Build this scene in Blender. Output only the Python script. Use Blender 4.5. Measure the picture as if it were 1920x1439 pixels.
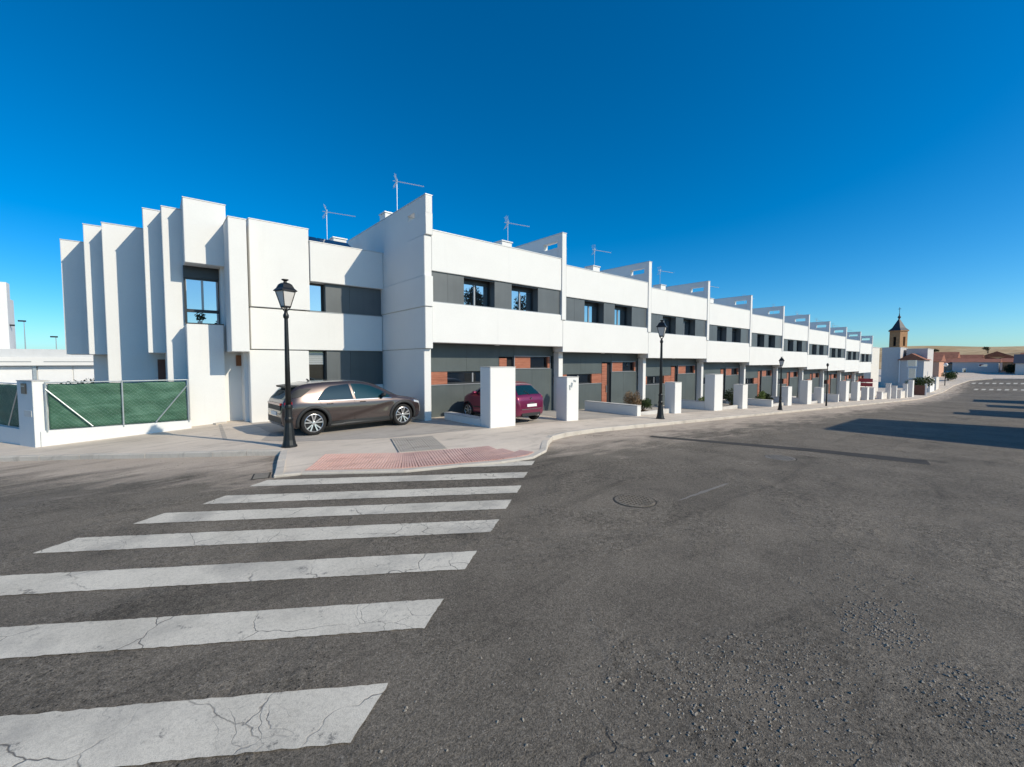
import bpy, bmesh, math, random
from mathutils import Vector, Matrix
R = math.radians
scene = bpy.context.scene
for o in list(bpy.data.objects): bpy.data.objects.remove(o)
COL = scene.collection
# ------------------------------------------------------------------ camera, world, sun, exposure
cam_d = bpy.data.cameras.new('camera'); cam = bpy.data.objects.new('camera', cam_d); COL.objects.link(cam)
cam_d.sensor_width = 36.0; cam_d.lens = 36.0*803/1920; cam_d.clip_start = .05; cam_d.clip_end = 6000
cam.location = (0, 0, 2.2)
YAW = R(49.906)                                   # view direction measured from +X (along the street)
cam.rotation_euler = (R(90-2.887), 0, YAW-R(90))
scene.camera = cam
SUN_AZ, SUN_EL = R(24.3), R(32.8)                 # towards the sun: from -Y, turned to +X
to_sun = Vector((math.sin(SUN_AZ)*math.cos(SUN_EL), -math.cos(SUN_AZ)*math.cos(SUN_EL), math.sin(SUN_EL)))
world = bpy.data.worlds.new('World'); scene.world = world; world.use_nodes = True
wn = world.node_tree.nodes; wl = world.node_tree.links
for n in list(wn): wn.remove(n)
sky = wn.new('ShaderNodeTexSky'); sky.sky_type = 'NISHITA'; sky.sun_disc = False
sky.sun_elevation = SUN_EL; sky.sun_rotation = math.pi - SUN_AZ
sky.altitude = 300; sky.air_density = .82; sky.dust_density = .9; sky.ozone_density = 6.0
hs = wn.new('ShaderNodeHueSaturation'); hs.inputs['Saturation'].default_value = 1.34
bgn = wn.new('ShaderNodeBackground'); bgn.inputs['Strength'].default_value = .162
wo = wn.new('ShaderNodeOutputWorld')
tint = wn.new('ShaderNodeMix'); tint.data_type = 'RGBA'; tint.blend_type = 'MULTIPLY'; tint.inputs[0].default_value = 1.0; tint.inputs[7].default_value = (.84, 1.05, .94, 1)
wl.new(sky.outputs[0], hs.inputs['Color']); wl.new(hs.outputs[0], tint.inputs[6]); wl.new(tint.outputs[2], bgn.inputs[0]); wl.new(bgn.outputs[0], wo.inputs[0])
sd = bpy.data.lights.new('sun', 'SUN'); sd.energy = 4.15; sd.angle = R(.53); sd.color = (1, .89, .71)
sun = bpy.data.objects.new('sun', sd); COL.objects.link(sun)
sun.rotation_euler = (-to_sun).to_track_quat('-Z', 'Y').to_euler(); sun.location = (10, -40, 60)
vs = scene.view_settings
vs.view_transform = 'Standard'; vs.look = 'None'; vs.gamma = 1; vs.use_curve_mapping = False; vs.exposure = 0.0
scene.render.engine = 'CYCLES'

# ------------------------------------------------------------------ materials
MATS = {}
class NT:
    def __init__(s, name):
        s.m = bpy.data.materials.new(name); s.m.use_nodes = True; s.t = s.m.node_tree; s.n = s.t.nodes; s.l = s.t.links
        s.b = s.n['Principled BSDF']; MATS[name] = s.m
    def new(s, ty, **kw):
        n = s.n.new(ty)
        for k, v in kw.items(): setattr(n, k, v)
        return n
    def pos(s, scale=1.0, obj=False, vec=None):
        tc = s.new('ShaderNodeTexCoord') if obj else s.new('ShaderNodeNewGeometry')
        mp = s.new('ShaderNodeMapping'); mp.inputs['Scale'].default_value = vec if vec else (scale,)*3
        s.l.new(tc.outputs['Object'] if obj else tc.outputs['Position'], mp.inputs['Vector']); return mp.outputs[0]
    def noise(s, scale, detail=4, rough=.55, vec=None, dist=0, obj=False):
        n = s.new('ShaderNodeTexNoise'); n.inputs['Scale'].default_value = scale; n.inputs['Detail'].default_value = detail
        n.inputs['Roughness'].default_value = rough; n.inputs['Distortion'].default_value = dist
        s.l.new(vec if vec is not None else s.pos(1, obj), n.inputs['Vector']); return n.outputs['Fac']
    def ramp(s, fac, stops, interp='LINEAR'):
        r = s.new('ShaderNodeValToRGB'); r.color_ramp.interpolation = interp; e = r.color_ramp.elements
        while len(e) < len(stops): e.new(.5)
        for i, (p, c) in enumerate(stops):
            e[i].position = p; e[i].color = (c, c, c, 1) if isinstance(c, (int, float)) else (*c, 1)
        s.l.new(fac, r.inputs[0]); return r.outputs[0]
    def mix(s, fac, a, b, mode='MIX'):
        n = s.new('ShaderNodeMix', data_type='RGBA', blend_type=mode)
        for sock, v in ((n.inputs[0], fac), (n.inputs[6], a), (n.inputs[7], b)):
            if isinstance(v, (int, float)): sock.default_value = v
            elif isinstance(v, tuple): sock.default_value = (*v, 1)
            else: s.l.new(v, sock)
        return n.outputs[2]
    def math(s, op, a, b=0):
        n = s.new('ShaderNodeMath', operation=op)
        for sock, v in ((n.inputs[0], a), (n.inputs[1], b)):
            if isinstance(v, (int, float)): sock.default_value = v
            else: s.l.new(v, sock)
        return n.outputs[0]
    def set(s, color=None, rough=None, metal=None, spec=None, coat=None, bump=None, bstr=.3, bdist=.01):
        b = s.b
        if color is not None:
            if isinstance(color, tuple): b.inputs['Base Color'].default_value = (*color, 1)
            else: s.l.new(color, b.inputs['Base Color'])
        for k, v in (('Roughness', rough), ('Metallic', metal), ('Specular IOR Level', spec), ('Coat Weight', coat)):
            if v is None: continue
            if isinstance(v, (int, float)): b.inputs[k].default_value = v
            else: s.l.new(v, b.inputs[k])
        if bump is not None:
            n = s.new('ShaderNodeBump'); n.inputs['Strength'].default_value = bstr; n.inputs['Distance'].default_value = bdist
            s.l.new(bump, n.inputs['Height']); s.l.new(n.outputs[0], b.inputs['Normal'])
        return s.m
def simple(name, col, rough=.6, metal=0, spec=.5, coat=0, var=.12, vs_=3.0, bump=0, bscale=60):
    t = NT(name); n = t.noise(vs_, 5)
    c = t.mix(1.0, col, t.ramp(n, [(.25, 1-var), (.75, 1+var*.3)]), 'MULTIPLY') if var else col
    t.set(c, rough, metal, spec, coat, t.noise(bscale, 3) if bump else None, bump, .008)
    return t.m
# white render on the walls: faint trowel variation, rain streaks with their own shape
t = NT('white_render')
n1 = t.noise(.7, 6, .6); n2 = t.noise(1, 4, .6, t.pos(vec=(3.1, 3.1, .22))); n3 = t.noise(26, 3)
c = t.mix(1.0, (.77, .765, .74), t.ramp(n1, [(.3, .955), (.7, 1.0)]), 'MULTIPLY')
c = t.mix(1.0, c, t.ramp(n2, [(.24, .955), (.40, 1.0)]), 'MULTIPLY')
c = t.mix(1.0, c, t.ramp(n3, [(.3, .97), (.7, 1.0)]), 'MULTIPLY')
t.set(c, .85, 0, .25, None, t.noise(130, 3), .16, .006)
simple('white_metal', (.78, .78, .77), .4, 0, .5, 0, .05)
simple('grey_coping', (.60, .60, .59), .45, .2, .5, 0, .08)
# anthracite facade panels
def cladding(name, col):
    t = NT(name); nn = t.noise(.9, 4); st = t.noise(1, 3, .5, t.pos(vec=(9, 9, .5)))
    c = t.mix(1.0, col, t.ramp(nn, [(.3, .86), (.7, 1.08)]), 'MULTIPLY')
    c = t.mix(1.0, c, t.ramp(st, [(.3, .93), (.6, 1.0)]), 'MULTIPLY')
    t.set(c, .42, 0, .45)
cladding('panel_grey', (.108, .12, .124)); cladding('panel_dark', (.088, .106, .106))
t = NT('wood_panel')
w = t.noise(1, 6, .65, t.pos(vec=(1.3, 1.3, 22)), .6); w2 = t.noise(1, 4, .6, t.pos(vec=(6, 6, 90)))
c = t.ramp(w, [(.25, (.21, .070, .040)), (.5, (.37, .135, .078)), (.78, (.50, .215, .13))])
t.set(t.mix(1.0, c, t.ramp(w2, [(.3, .82), (.7, 1.05)]), 'MULTIPLY'), .45, 0, .4)
simple('frame_dark', (.030, .033, .036), .38, .1, .5, 0, .1)
simple('frame_light', (.33, .34, .35), .38, .4, .5, 0, .05)
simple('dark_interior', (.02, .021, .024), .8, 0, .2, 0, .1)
def glassy(name, base, refl, rough=.015):
    t = NT(name); d = t.new('ShaderNodeBsdfDiffuse'); d.inputs[0].default_value = (*base, 1)
    g = t.new('ShaderNodeBsdfGlossy'); g.inputs['Roughness'].default_value = rough; g.inputs[0].default_value = (.80, .92, 1, 1)
    wv = t.noise(1.6, 2); bp = t.new('ShaderNodeBump'); bp.inputs['Strength'].default_value = .03; bp.inputs['Distance'].default_value = .02
    t.l.new(wv, bp.inputs['Height']); t.l.new(bp.outputs[0], g.inputs['Normal'])
    fr = t.new('ShaderNodeFresnel'); fr.inputs[0].default_value = 1.5
    f = t.math('ADD', t.math('MULTIPLY', fr.outputs[0], 1-refl), refl)
    mx = t.new('ShaderNodeMixShader'); t.l.new(f, mx.inputs[0]); t.l.new(d.outputs[0], mx.inputs[1]); t.l.new(g.outputs[0], mx.inputs[2])
    t.l.new(mx.outputs[0], t.n['Material Output'].inputs[0])
glassy('window_glass', (.010, .014, .02), .50); glassy('window_glass_dark', (.008, .009, .010), .06); glassy('car_glass', (.006, .030, .032), .03); glassy('car_glass_dark', (.005, .014, .020), .03)  # dark window glass: dim reflection of shaded houses opposite put into the material
simple('lamp_glass', (.62, .60, .57), .35, 0, .5, 0, .1)
simple('lamp_iron', (.018, .020, .021), .42, .3, .5, 0, .25, 8)
simple('galvanised', (.48, .52, .53), .42, .6, .5, 0, .15, 9)
simple('antenna_metal', (.60, .62, .64), .4, .5, .5, 0, .05)
simple('solar_cell', (.010, .014, .03), .15, 0, .5, .4, .1)
simple('terracotta', (.34, .135, .08), .8, 0, .3, 0, .35, 1.2)
simple('peach_render', (.62, .36, .25), .85, 0, .25, 0, .12)
simple('tan_render', (.60, .44, .26), .85, 0, .25, 0, .12)
simple('pink_render', (.62, .50, .46), .85, 0, .25, 0, .1)
simple('cream_render', (.70, .66, .60), .85, 0, .25, 0, .1)
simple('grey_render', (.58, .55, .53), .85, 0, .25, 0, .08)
simple('church_stone', (.48, .28, .15), .9, 0, .2, 0, .35, 1.3, .4, 3)
simple('slate_roof', (.045, .048, .06), .55, 0, .4, 0, .25, 2)
simple('gravel_stone', (.36, .32, .27), .9, 0, .2, 0, .7, 90); simple('red_sign', (.38, .045, .06), .5, 0, .5, 0, .15)
simple('brown_box', (.25, .10, .04), .6, 0, .4, 0, .2)
simple('rust_door', (.16, .07, .05), .6, 0, .4, 0, .2)
simple('bark', (.10, .075, .055), .9, 0, .2, 0, .35, 6, .5, 25)
def leaf(name, a, b):
    t = NT(name); oi = t.noise(2.3, 3); oj = t.noise(19, 2)
    c = t.mix(oi, a, b); c = t.mix(1.0, c, t.ramp(oj, [(.3, .65), (.7, 1.25)]), 'MULTIPLY')
    t.set(c, .6, 0, .3); t.b.inputs['Subsurface Weight'].default_value = 0
leaf('leaf_green', (.030, .055, .014), (.075, .115, .030)); leaf('leaf_dark', (.014, .028, .010), (.035, .055, .018))
leaf('leaf_lime', (.08, .13, .03), (.16, .20, .05)); leaf('leaf_dry', (.17, .105, .055), (.27, .18, .10))
leaf('leaf_straw', (.30, .19, .07), (.40, .27, .10))
# asphalt: aggregate grain, coarse ravelled patches beside smooth ones, hairline cracks, oil spots, kerb dust
t = NT('asphalt')
P = t.pos(1)
big = t.noise(.20, 6, .62); mid = t.noise(1.1, 6, .65); lump = t.noise(15, 5, .7); fine = t.noise(48, 5, .75); grit = t.noise(120, 3, .7)
coarse = t.ramp(t.noise(.42, 5, .62, None, .8), [(.47, 0), (.56, 1)])
c = t.ramp(big, [(.28, (.116, .100, .081)), (.5, (.164, .142, .114)), (.72, (.208, .179, .142))])
c = t.mix(1.0, c, t.ramp(mid, [(.28, .80), (.5, 1.0), (.75, 1.14)]), 'MULTIPLY')
c = t.mix(t.math('ADD', t.math('MULTIPLY', coarse, .65), .35), c, t.mix(1.0, c, t.ramp(lump, [(.30, .52), (.5, 1.0), (.72, 1.42)]), 'MULTIPLY'))
c = t.mix(1.0, c, t.ramp(fine, [(.30, .50), (.5, 1.0), (.72, 1.45)]), 'MULTIPLY')
c = t.mix(1.0, c, t.ramp(grit, [(.32, .50), (.5, 1.0), (.68, 1.55)]), 'MULTIPLY')
vo = t.new('ShaderNodeTexVoronoi'); vo.inputs['Scale'].default_value = 42; t.l.new(P, vo.inputs['Vector'])
vr = t.new('ShaderNodeSeparateColor'); t.l.new(vo.outputs['Color'], vr.inputs[0])
near = t.ramp(vo.outputs['Distance'], [(.20, 1), (.36, 0)])
c = t.mix(t.math('MULTIPLY', near, t.ramp(vr.outputs[0], [(.94, 0), (.95, .6)])), c, (.33, .30, .26))
pits = t.math('MULTIPLY', near, t.ramp(vr.outputs[1], [(.80, 0), (.81, 1)])); pits = t.math('MULTIPLY', pits, t.math('ADD', t.math('MULTIPLY', coarse, .8), .15))
c = t.mix(pits, c, (.018, .016, .014))
# cracks
wv = t.new('ShaderNodeTexNoise'); wv.inputs['Scale'].default_value = 1.3; wv.inputs['Detail'].default_value = 5; t.l.new(P, wv.inputs['Vector'])
ad = t.new('ShaderNodeMix', data_type='VECTOR'); ad.inputs[0].default_value = .45; t.l.new(P, ad.inputs[4]); t.l.new(wv.outputs['Color'], ad.inputs[5])
v1 = t.new('ShaderNodeTexVoronoi', feature='DISTANCE_TO_EDGE'); v1.inputs['Scale'].default_value = .62; t.l.new(ad.outputs[1], v1.inputs['Vector'])
crk = t.math('MULTIPLY', t.ramp(v1.outputs[0], [(.0008, 1), (.003, 0)]), t.ramp(t.noise(.5, 4), [(.53, 0), (.62, .5)]))
c = t.mix(crk, c, (.025, .022, .02))
# dust along the kerbs: distance to the street kerb and to the side street kerb
sx = t.new('ShaderNodeSeparateXYZ'); t.l.new(P, sx.inputs[0])
d1 = t.math('ADD', t.math('SUBTRACT', 9.2, sx.outputs[1]), t.math('MAXIMUM', t.math('SUBTRACT', 8.6, sx.outputs[0]), 0))
d2 = t.math('SUBTRACT', t.math('SUBTRACT', 10.18, t.math('MULTIPLY', sx.outputs[0], .69)), t.math('MULTIPLY', sx.outputs[1], .72))
d2 = t.math('ADD', t.math('ABSOLUTE', d2), t.math('MULTIPLY', t.math('MAXIMUM', t.math('SUBTRACT', sx.outputs[0], 1.8), 0), 1.5))
kd = t.math('MINIMUM', t.math('ABSOLUTE', d1), d2)
dn = t.noise(1, 6, .7, t.pos(vec=(.5, 1.5, 1)), .6)
kd = t.ramp(t.math('SUBTRACT', t.math('MULTIPLY', dn, 1.15), t.math('MULTIPLY', kd, .17)), [(.10, 0), (.44, .95)])
c = t.mix(kd, c, t.mix(1.0, (.50, .415, .335), t.ramp(fine, [(.3, .75), (.6, 1.05)]), 'MULTIPLY'))
st = t.noise(.8, 5, .6, t.pos(vec=(.35, 1.4, 1)), 1.5); c = t.mix(1.0, c, t.ramp(st, [(.30, .74), (.44, 1.0), (.75, 1.08)]), 'MULTIPLY')
so = t.noise(.75, 2, .4); c = t.mix(1.0, c, t.ramp(so, [(.20, .55), (.30, 1.0)]), 'MULTIPLY')
hb = t.math('ADD', t.math('ADD', t.math('MULTIPLY', fine, .5), t.math('MULTIPLY', grit, .35)), t.math('MULTIPLY', t.math('MULTIPLY', lump, coarse), 1.1))
hb = t.math('SUBTRACT', hb, t.math('ADD', t.math('MULTIPLY', pits, .6), crk))
t.set(c, .9, 0, .25, None, hb, 1.0, .016)
# thick crossing paint, crazed
t = NT('crossing_paint')
wv = t.new('ShaderNodeTexNoise'); wv.inputs['Scale'].default_value = 1.7; wv.inputs['Detail'].default_value = 4
P = t.pos(1); t.l.new(P, wv.inputs['Vector'])
ad = t.new('ShaderNodeMix', data_type='VECTOR'); ad.inputs[0].default_value = .35
t.l.new(P, ad.inputs[4]); t.l.new(wv.outputs['Color'], ad.inputs[5])
v1 = t.new('ShaderNodeTexVoronoi', feature='DISTANCE_TO_EDGE'); v1.inputs['Scale'].default_value = 1.9; t.l.new(ad.outputs[1], v1.inputs['Vector'])
v2 = t.new('ShaderNodeTexVoronoi', feature='DISTANCE_TO_EDGE'); v2.inputs['Scale'].default_value = 6.5; t.l.new(ad.outputs[1], v2.inputs['Vector'])
cr1 = t.math('MULTIPLY', t.ramp(v1.outputs[0], [(.0015, 1), (.0075, 0)]), t.ramp(t.noise(1.4, 4), [(.42, .15), (.56, 1)]))
cr2 = t.math('MULTIPLY', t.ramp(v2.outputs[0], [(.002, 1), (.013, 0)]), t.ramp(t.noise(.9, 3), [(.52, 0), (.62, .9)]))
base = t.ramp(t.noise(1.1, 6, .62), [(.25, (.52, .48, .405)), (.55, (.68, .63, .535)), (.8, (.73, .675, .575))])
base = t.mix(1.0, base, t.ramp(t.noise(34, 4, .7), [(.3, .80), (.55, 1.0)]), 'MULTIPLY')
base = t.mix(1.0, base, t.ramp(t.noise(150, 3, .6), [(.32, .72), (.55, 1.04)]), 'MULTIPLY')
wear = t.math('MAXIMUM', t.ramp(t.noise(5.5, 8, .80), [(.60, 0), (.66, .85)]), t.math('MULTIPLY', t.ramp(t.noise(22, 6, .8), [(.56, 0), (.66, .75)]), t.ramp(t.noise(.9, 4), [(.42, .1), (.62, 1)])))
tyre = t.ramp(t.noise(1.0, 4, .6), [(.50, 0), (.74, .55)])
c = t.mix(tyre, base, (.17, .165, .16)); c = t.mix(wear, c, (.15, .145, .135)); c = t.mix(cr1, c, (.12, .11, .10)); c = t.mix(cr2, c, (.19, .175, .16))
t.set(c, .8, 0, .3, None, t.math('SUBTRACT', t.math('MULTIPLY', t.noise(70, 4, .7), .5), t.math('ADD', cr1, cr2)), .6, .008)
# pavements
def concrete(name, ca, cb, bumpiness=.25):
    t = NT(name)
    b = t.noise(.5, 6, .65); m = t.noise(1, 5, .65, t.pos(vec=(.7, 2.6, 1)), 1.2); f = t.noise(95, 3, .6)
    c = t.ramp(b, [(.25, ca), (.75, cb)])
    c = t.mix(1.0, c, t.ramp(m, [(.28, .70), (.48, 1.0), (.8, 1.06)]), 'MULTIPLY')
    c = t.mix(1.0, c, t.ramp(f, [(.3, .86), (.6, 1.04)]), 'MULTIPLY')
    t.set(c, .88, 0, .25, None, f, bumpiness, .006)
concrete('pavement_concrete', (.54, .465, .385), (.70, .61, .51)); concrete('driveway_concrete', (.36, .325, .285), (.48, .435, .385))
concrete('kerb_concrete', (.46, .42, .365), (.62, .565, .49)); concrete('tile_grey', (.42, .375, .32), (.50, .45, .385))
concrete('tile_red', (.52, .285, .235), (.60, .39, .33)); concrete('tile_red_rib', (.62, .38, .32), (.72, .52, .45)); concrete('tile_grey_rib', (.64, .575, .495), (.74, .665, .575)); concrete('low_wall_top', (.55, .53, .50), (.62, .60, .57))
concrete('asphalt_patch', (.045, .041, .037), (.066, .061, .055), .5); concrete('iron_cover', (.17, .158, .142), (.24, .222, .20), .6)
t = NT('dry_ground'); nn = t.noise(.012, 6, .6); n2 = t.noise(.15, 5)
c = t.ramp(nn, [(.3, (.36, .23, .12)), (.48, (.50, .35, .19)), (.6, (.60, .45, .26)), (.72, (.40, .25, .13))])
t.set(t.mix(1.0, c, t.ramp(n2, [(.3, .8), (.7, 1.1)]), 'MULTIPLY'), .95, 0, .1)
t = NT('soil'); t.set(t.ramp(t.noise(6, 5), [(.3, (.13, .085, .055)), (.7, (.23, .16, .11))]), .95, 0, .1, None, t.noise(40, 4), .6, .02)
t = NT('green_mesh')
br = t.noise(1, 4, .6, t.pos(vec=(1.2, 1.2, 4)), .8); wv = t.new('ShaderNodeTexWave'); wv.inputs['Scale'].default_value = 7
t.l.new(t.pos(vec=(1, 1, 1.0)), wv.inputs['Vector']); wv.bands_direction = 'DIAGONAL'
c = t.ramp(br, [(.25, (.030, .085, .052)), (.55, (.052, .135, .086)), (.78, (.10, .21, .15))])
t.set(t.mix(1.0, c, t.ramp(wv.outputs['Fac'], [(.0, .95), (1, 1.03)]), 'MULTIPLY'), .65, 0, .3, None, br, .5, .03)
def paint(name, col, metal, rough):
    t = NT(name); fl = t.noise(900, 2); 
    t.set(t.mix(1.0, col, t.ramp(fl, [(.3, .85), (.7, 1.15)]), 'MULTIPLY'), rough, metal, .5, .85)
    t.b.inputs['Coat Roughness'].default_value = .04
paint('paint_bronze', (.082, .061, .058), .6, .26); paint('paint_purple', (.20, .014, .062), .5, .28)
paint('roof_grey', (.22, .215, .22), .5, .3); simple('car_plastic', (.028, .029, .030), .55, 0, .4, 0, .1); simple('tyre', (.018, .018, .018), .8, 0, .3, 0, .15, 20)
simple('rim_silver', (.62, .62, .63), .28, .8, .5, .3, .05); simple('rim_dark', (.02, .02, .021), .4, .3, .5, 0, .1)
simple('lamp_red', (.30, .012, .014), .15, 0, .6, .6, .05); simple('lamp_clear', (.62, .65, .68), .08, .2, .8, .8, .05)
simple('plate_white', (.76, .76, .74), .4, 0, .5, 0, .03); simple('chrome', (.75, .75, .76), .12, 1, .5, 0, 0)
simple('plate_ink', (.02, .02, .025), .5, 0, .4, 0, 0)

# ------------------------------------------------------------------ mesh helpers
class MB:
    def __init__(s): s.v = []; s.f = []
    def box(s, x0, x1, y0, y1, z0, z1, rz=0, c=None):
        b = len(s.v); pts = [(x, y, z) for z in (z0, z1) for x, y in ((x0, y0), (x1, y0), (x1, y1), (x0, y1))]
        if rz:
            cx, cy = c if c else ((x0+x1)/2, (y0+y1)/2); ca, sa = math.cos(rz), math.sin(rz)
            pts = [(cx+(x-cx)*ca-(y-cy)*sa, cy+(x-cx)*sa+(y-cy)*ca, z) for x, y, z in pts]
        s.v += pts
        s.f += [tuple(b+i for i in q) for q in ((3, 2, 1, 0), (4, 5, 6, 7), (0, 1, 5, 4), (1, 2, 6, 5), (2, 3, 7, 6), (3, 0, 4, 7))]
        return s
    def quad(s, *p):
        b = len(s.v); s.v += list(p); s.f.append(tuple(range(b, b+len(p)))); return s
    def tube(s, pts, radii, n=8, cap=True):
        pts = [Vector(p) for p in pts]
        if isinstance(radii, (int, float)): radii = [radii]*len(pts)
        rings = []
        for i, p in enumerate(pts):
            d = (pts[min(i+1, len(pts)-1)]-pts[max(i-1, 0)]).normalized()
            a = d.orthogonal().normalized() if abs(d.z) < .999 else Vector((1, 0, 0))
            if abs(d.z) < .999: a = d.cross(Vector((0, 0, 1))).normalized()
            bvec = d.cross(a)
            b0 = len(s.v)
            for k in range(n):
                an = 2*math.pi*k/n; s.v.append(tuple(p+a*math.cos(an)*radii[i]+bvec*math.sin(an)*radii[i]))
            rings.append(b0)
        for r0, r1 in zip(rings, rings[1:]):
            for k in range(n): s.f.append((r0+k, r0+(k+1) % n, r1+(k+1) % n, r1+k))
        if cap: s.f.append(tuple(reversed(range(rings[0], rings[0]+n)))); s.f.append(tuple(range(rings[-1], rings[-1]+n)))
        return s
    def lathe(s, prof, n=16, c=(0, 0, 0), axis='z', sq=False, cap=True):
        rings = []
        for r, h in prof:
            b0 = len(s.v); rings.append(b0)
            for k in range(n):
                a = 2*math.pi*(k+(.5 if sq else 0))/n; x, y = r*math.cos(a), r*math.sin(a)
                p = (x, y, h) if axis == 'z' else ((x, h, y) if axis == 'y' else (h, x, y))
                s.v.append((p[0]+c[0], p[1]+c[1], p[2]+c[2]))
        fl = axis == 'y'
        for r0, r1 in zip(rings, rings[1:]):
            for k in range(n):
                q = (r0+k, r0+(k+1) % n, r1+(k+1) % n, r1+k); s.f.append(tuple(reversed(q)) if fl else q)
        if cap and prof[0][0] > 1e-4: s.f.append(tuple(reversed(range(rings[0], rings[0]+n))))
        if cap and prof[-1][0] > 1e-4: s.f.append(tuple(range(rings[-1], rings[-1]+n)))
        return s
    def slab(s, axis, a, b, us, vs_, holes):
        """slab across `axis` from a to b, outline us[0]..us[-1] x vs[0]..vs[-1], rectangular holes (u0,u1,v0,v1)"""
        U = sorted(set(us)|{h[i] for h in holes for i in (0, 1)}); V = sorted(set(vs_)|{h[i] for h in holes for i in (2, 3)})
        def solid(i, j):
            if i < 0 or j < 0 or i >= len(U)-1 or j >= len(V)-1: return False
            cu, cv = (U[i]+U[i+1])/2, (V[j]+V[j+1])/2
            return not any(h[0] < cu < h[1] and h[2] < cv < h[3] for h in holes)
        def p(w, u, v): return (w, u, v) if axis == 'x' else (u, w, v)
        for i in range(len(U)-1):
            for j in range(len(V)-1):
                if not solid(i, j): continue
                u0, u1, v0, v1 = U[i], U[i+1], V[j], V[j+1]
                s.quad(p(a, u0, v0), p(a, u1, v0), p(a, u1, v1), p(a, u0, v1)); s.quad(p(b, u0, v1), p(b, u1, v1), p(b, u1, v0), p(b, u0, v0))
                if not solid(i-1, j): s.quad(p(a, u0, v1), p(b, u0, v1), p(b, u0, v0), p(a, u0, v0))
                if not solid(i+1, j): s.quad(p(a, u1, v0), p(b, u1, v0), p(b, u1, v1), p(a, u1, v1))
                if not solid(i, j-1): s.quad(p(a, u0, v0), p(b, u0, v0), p(b, u1, v0), p(a, u1, v0))
                if not solid(i, j+1): s.quad(p(a, u1, v1), p(b, u1, v1), p(b, u0, v1), p(a, u0, v1))
        return s
    def build(s, name, mat, parent=None, loc=None, rz=0, smooth=False, bevel=0, merge=False):
        me = bpy.data.meshes.new(name); me.from_pydata([tuple(p) for p in s.v], [], s.f)
        bm = bmesh.new(); bm.from_mesh(me)
        if merge: bmesh.ops.remove_doubles(bm, verts=bm.verts, dist=1e-4)
        bmesh.ops.recalc_face_normals(bm, faces=bm.faces)
        if bevel: bmesh.ops.remove_doubles(bm, verts=bm.verts, dist=1e-5)
        if bevel: bmesh.ops.bevel(bm, geom=[e for e in bm.edges if len(e.link_faces) == 2 and e.calc_face_angle(0) > .6], offset=bevel, segments=2, affect='EDGES', clamp_overlap=True)
        bm.to_mesh(me); bm.free()
        me.materials.append(MATS[mat])
        if smooth: me.polygons.foreach_set('use_smooth', [True]*len(me.polygons))
        return link(name, me, parent, loc, rz)
def link(name, me, parent=None, loc=None, rz=0):
    o = bpy.data.objects.new(name, me); COL.objects.link(o)
    if parent: o.parent = parent
    if loc: o.location = loc
    if rz: o.rotation_euler = (0, 0, rz)
    return o
def thing(name, label, cat, loc=(0, 0, 0), rz=0, group=None):
    o = bpy.data.objects.new(name, None); COL.objects.link(o); o.empty_display_size = .3
    o.location = loc; o.rotation_euler = (0, 0, rz); tag(o, label, cat, group); return o
def tag(o, label=None, cat=None, group=None, kind=None):
    if label: o['label'] = label
    if cat: o['category'] = cat
    if group: o['group'] = group
    if kind: o['kind'] = kind
    return o
KIDS = {}
def copy_tree(o, parent=None):
    c = o.copy(); COL.objects.link(c)
    if parent: c.parent = parent
    for ch in list(o.children):
        copy_tree(ch, c)
    return c
def bx(name, mat, parent, x0, x1, y0, y1, z0, z1, bevel=0, loc=None): return MB().box(x0, x1, y0, y1, z0, z1).build(name, mat, parent, loc, bevel=bevel)
def smooth01(a, b, x): t = max(0, min(1, (x-a)/(b-a))); return t*t*(3-2*t)

# ------------------------------------------------------------------ the lie of the land
def zs(x):                                  # street level along X (0 = pavement at the corner)
    if x < 8: z = 0
    elif x < 12: z = -.0415*(x-8)**2/8
    elif x < 78: z = -.0415*(x-10)
    elif x < 98: d = x-78; z = -.0415*68-.0415*d+.0415*d*d/40
    else: z = -.0415*68-.0415*10
    if x > 108: d = x-108; z += .05*(d*d/16 if d < 8 else d-4)
    return z
def zp(x, y):                               # pavement level
    return zs(x)+smooth01(9, 13.5, y)*.055*min(0, max(x, -9)-2)
def zr(x, y): return zp(x, y)-.12
z_level = zp
EDGE = [(2.29, 9.45), (4.0, 8.24), (5.16, 7.88), (6.03, 7.56), (6.93, 7.45), (7.5, 7.7)]
def edge_dist(x, y):
    b = 9
    for (ax, ay), (cx, cy) in zip(EDGE, EDGE[1:]):
        l = (cx-ax)**2+(cy-ay)**2; t_ = max(0, min(1, ((x-ax)*(cx-ax)+(y-ay)*(cy-ay))/l)); b = min(b, math.hypot(x-ax-t_*(cx-ax), y-ay-t_*(cy-ay)))
    return b
def zr(x, y): return z_level(x, y)-.12
def zp(x, y):                               # pavement level, dipping to a dropped kerb at the crossing
    z = z_level(x, y)
    if 0 < x < 10 and 6 < y < 12.5: z -= .078*(1-smooth01(.25, 1.5, edge_dist(x, y)))
    return z
def in_poly(x, y, poly):
    c = False; j = len(poly)-1
    for i in range(len(poly)):
        xi, yi = poly[i]; xj, yj = poly[j]
        if (yi > y) != (yj > y) and x < (xj-xi)*(y-yi)/(yj-yi)+xi: c = not c
        j = i
    return c
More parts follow.
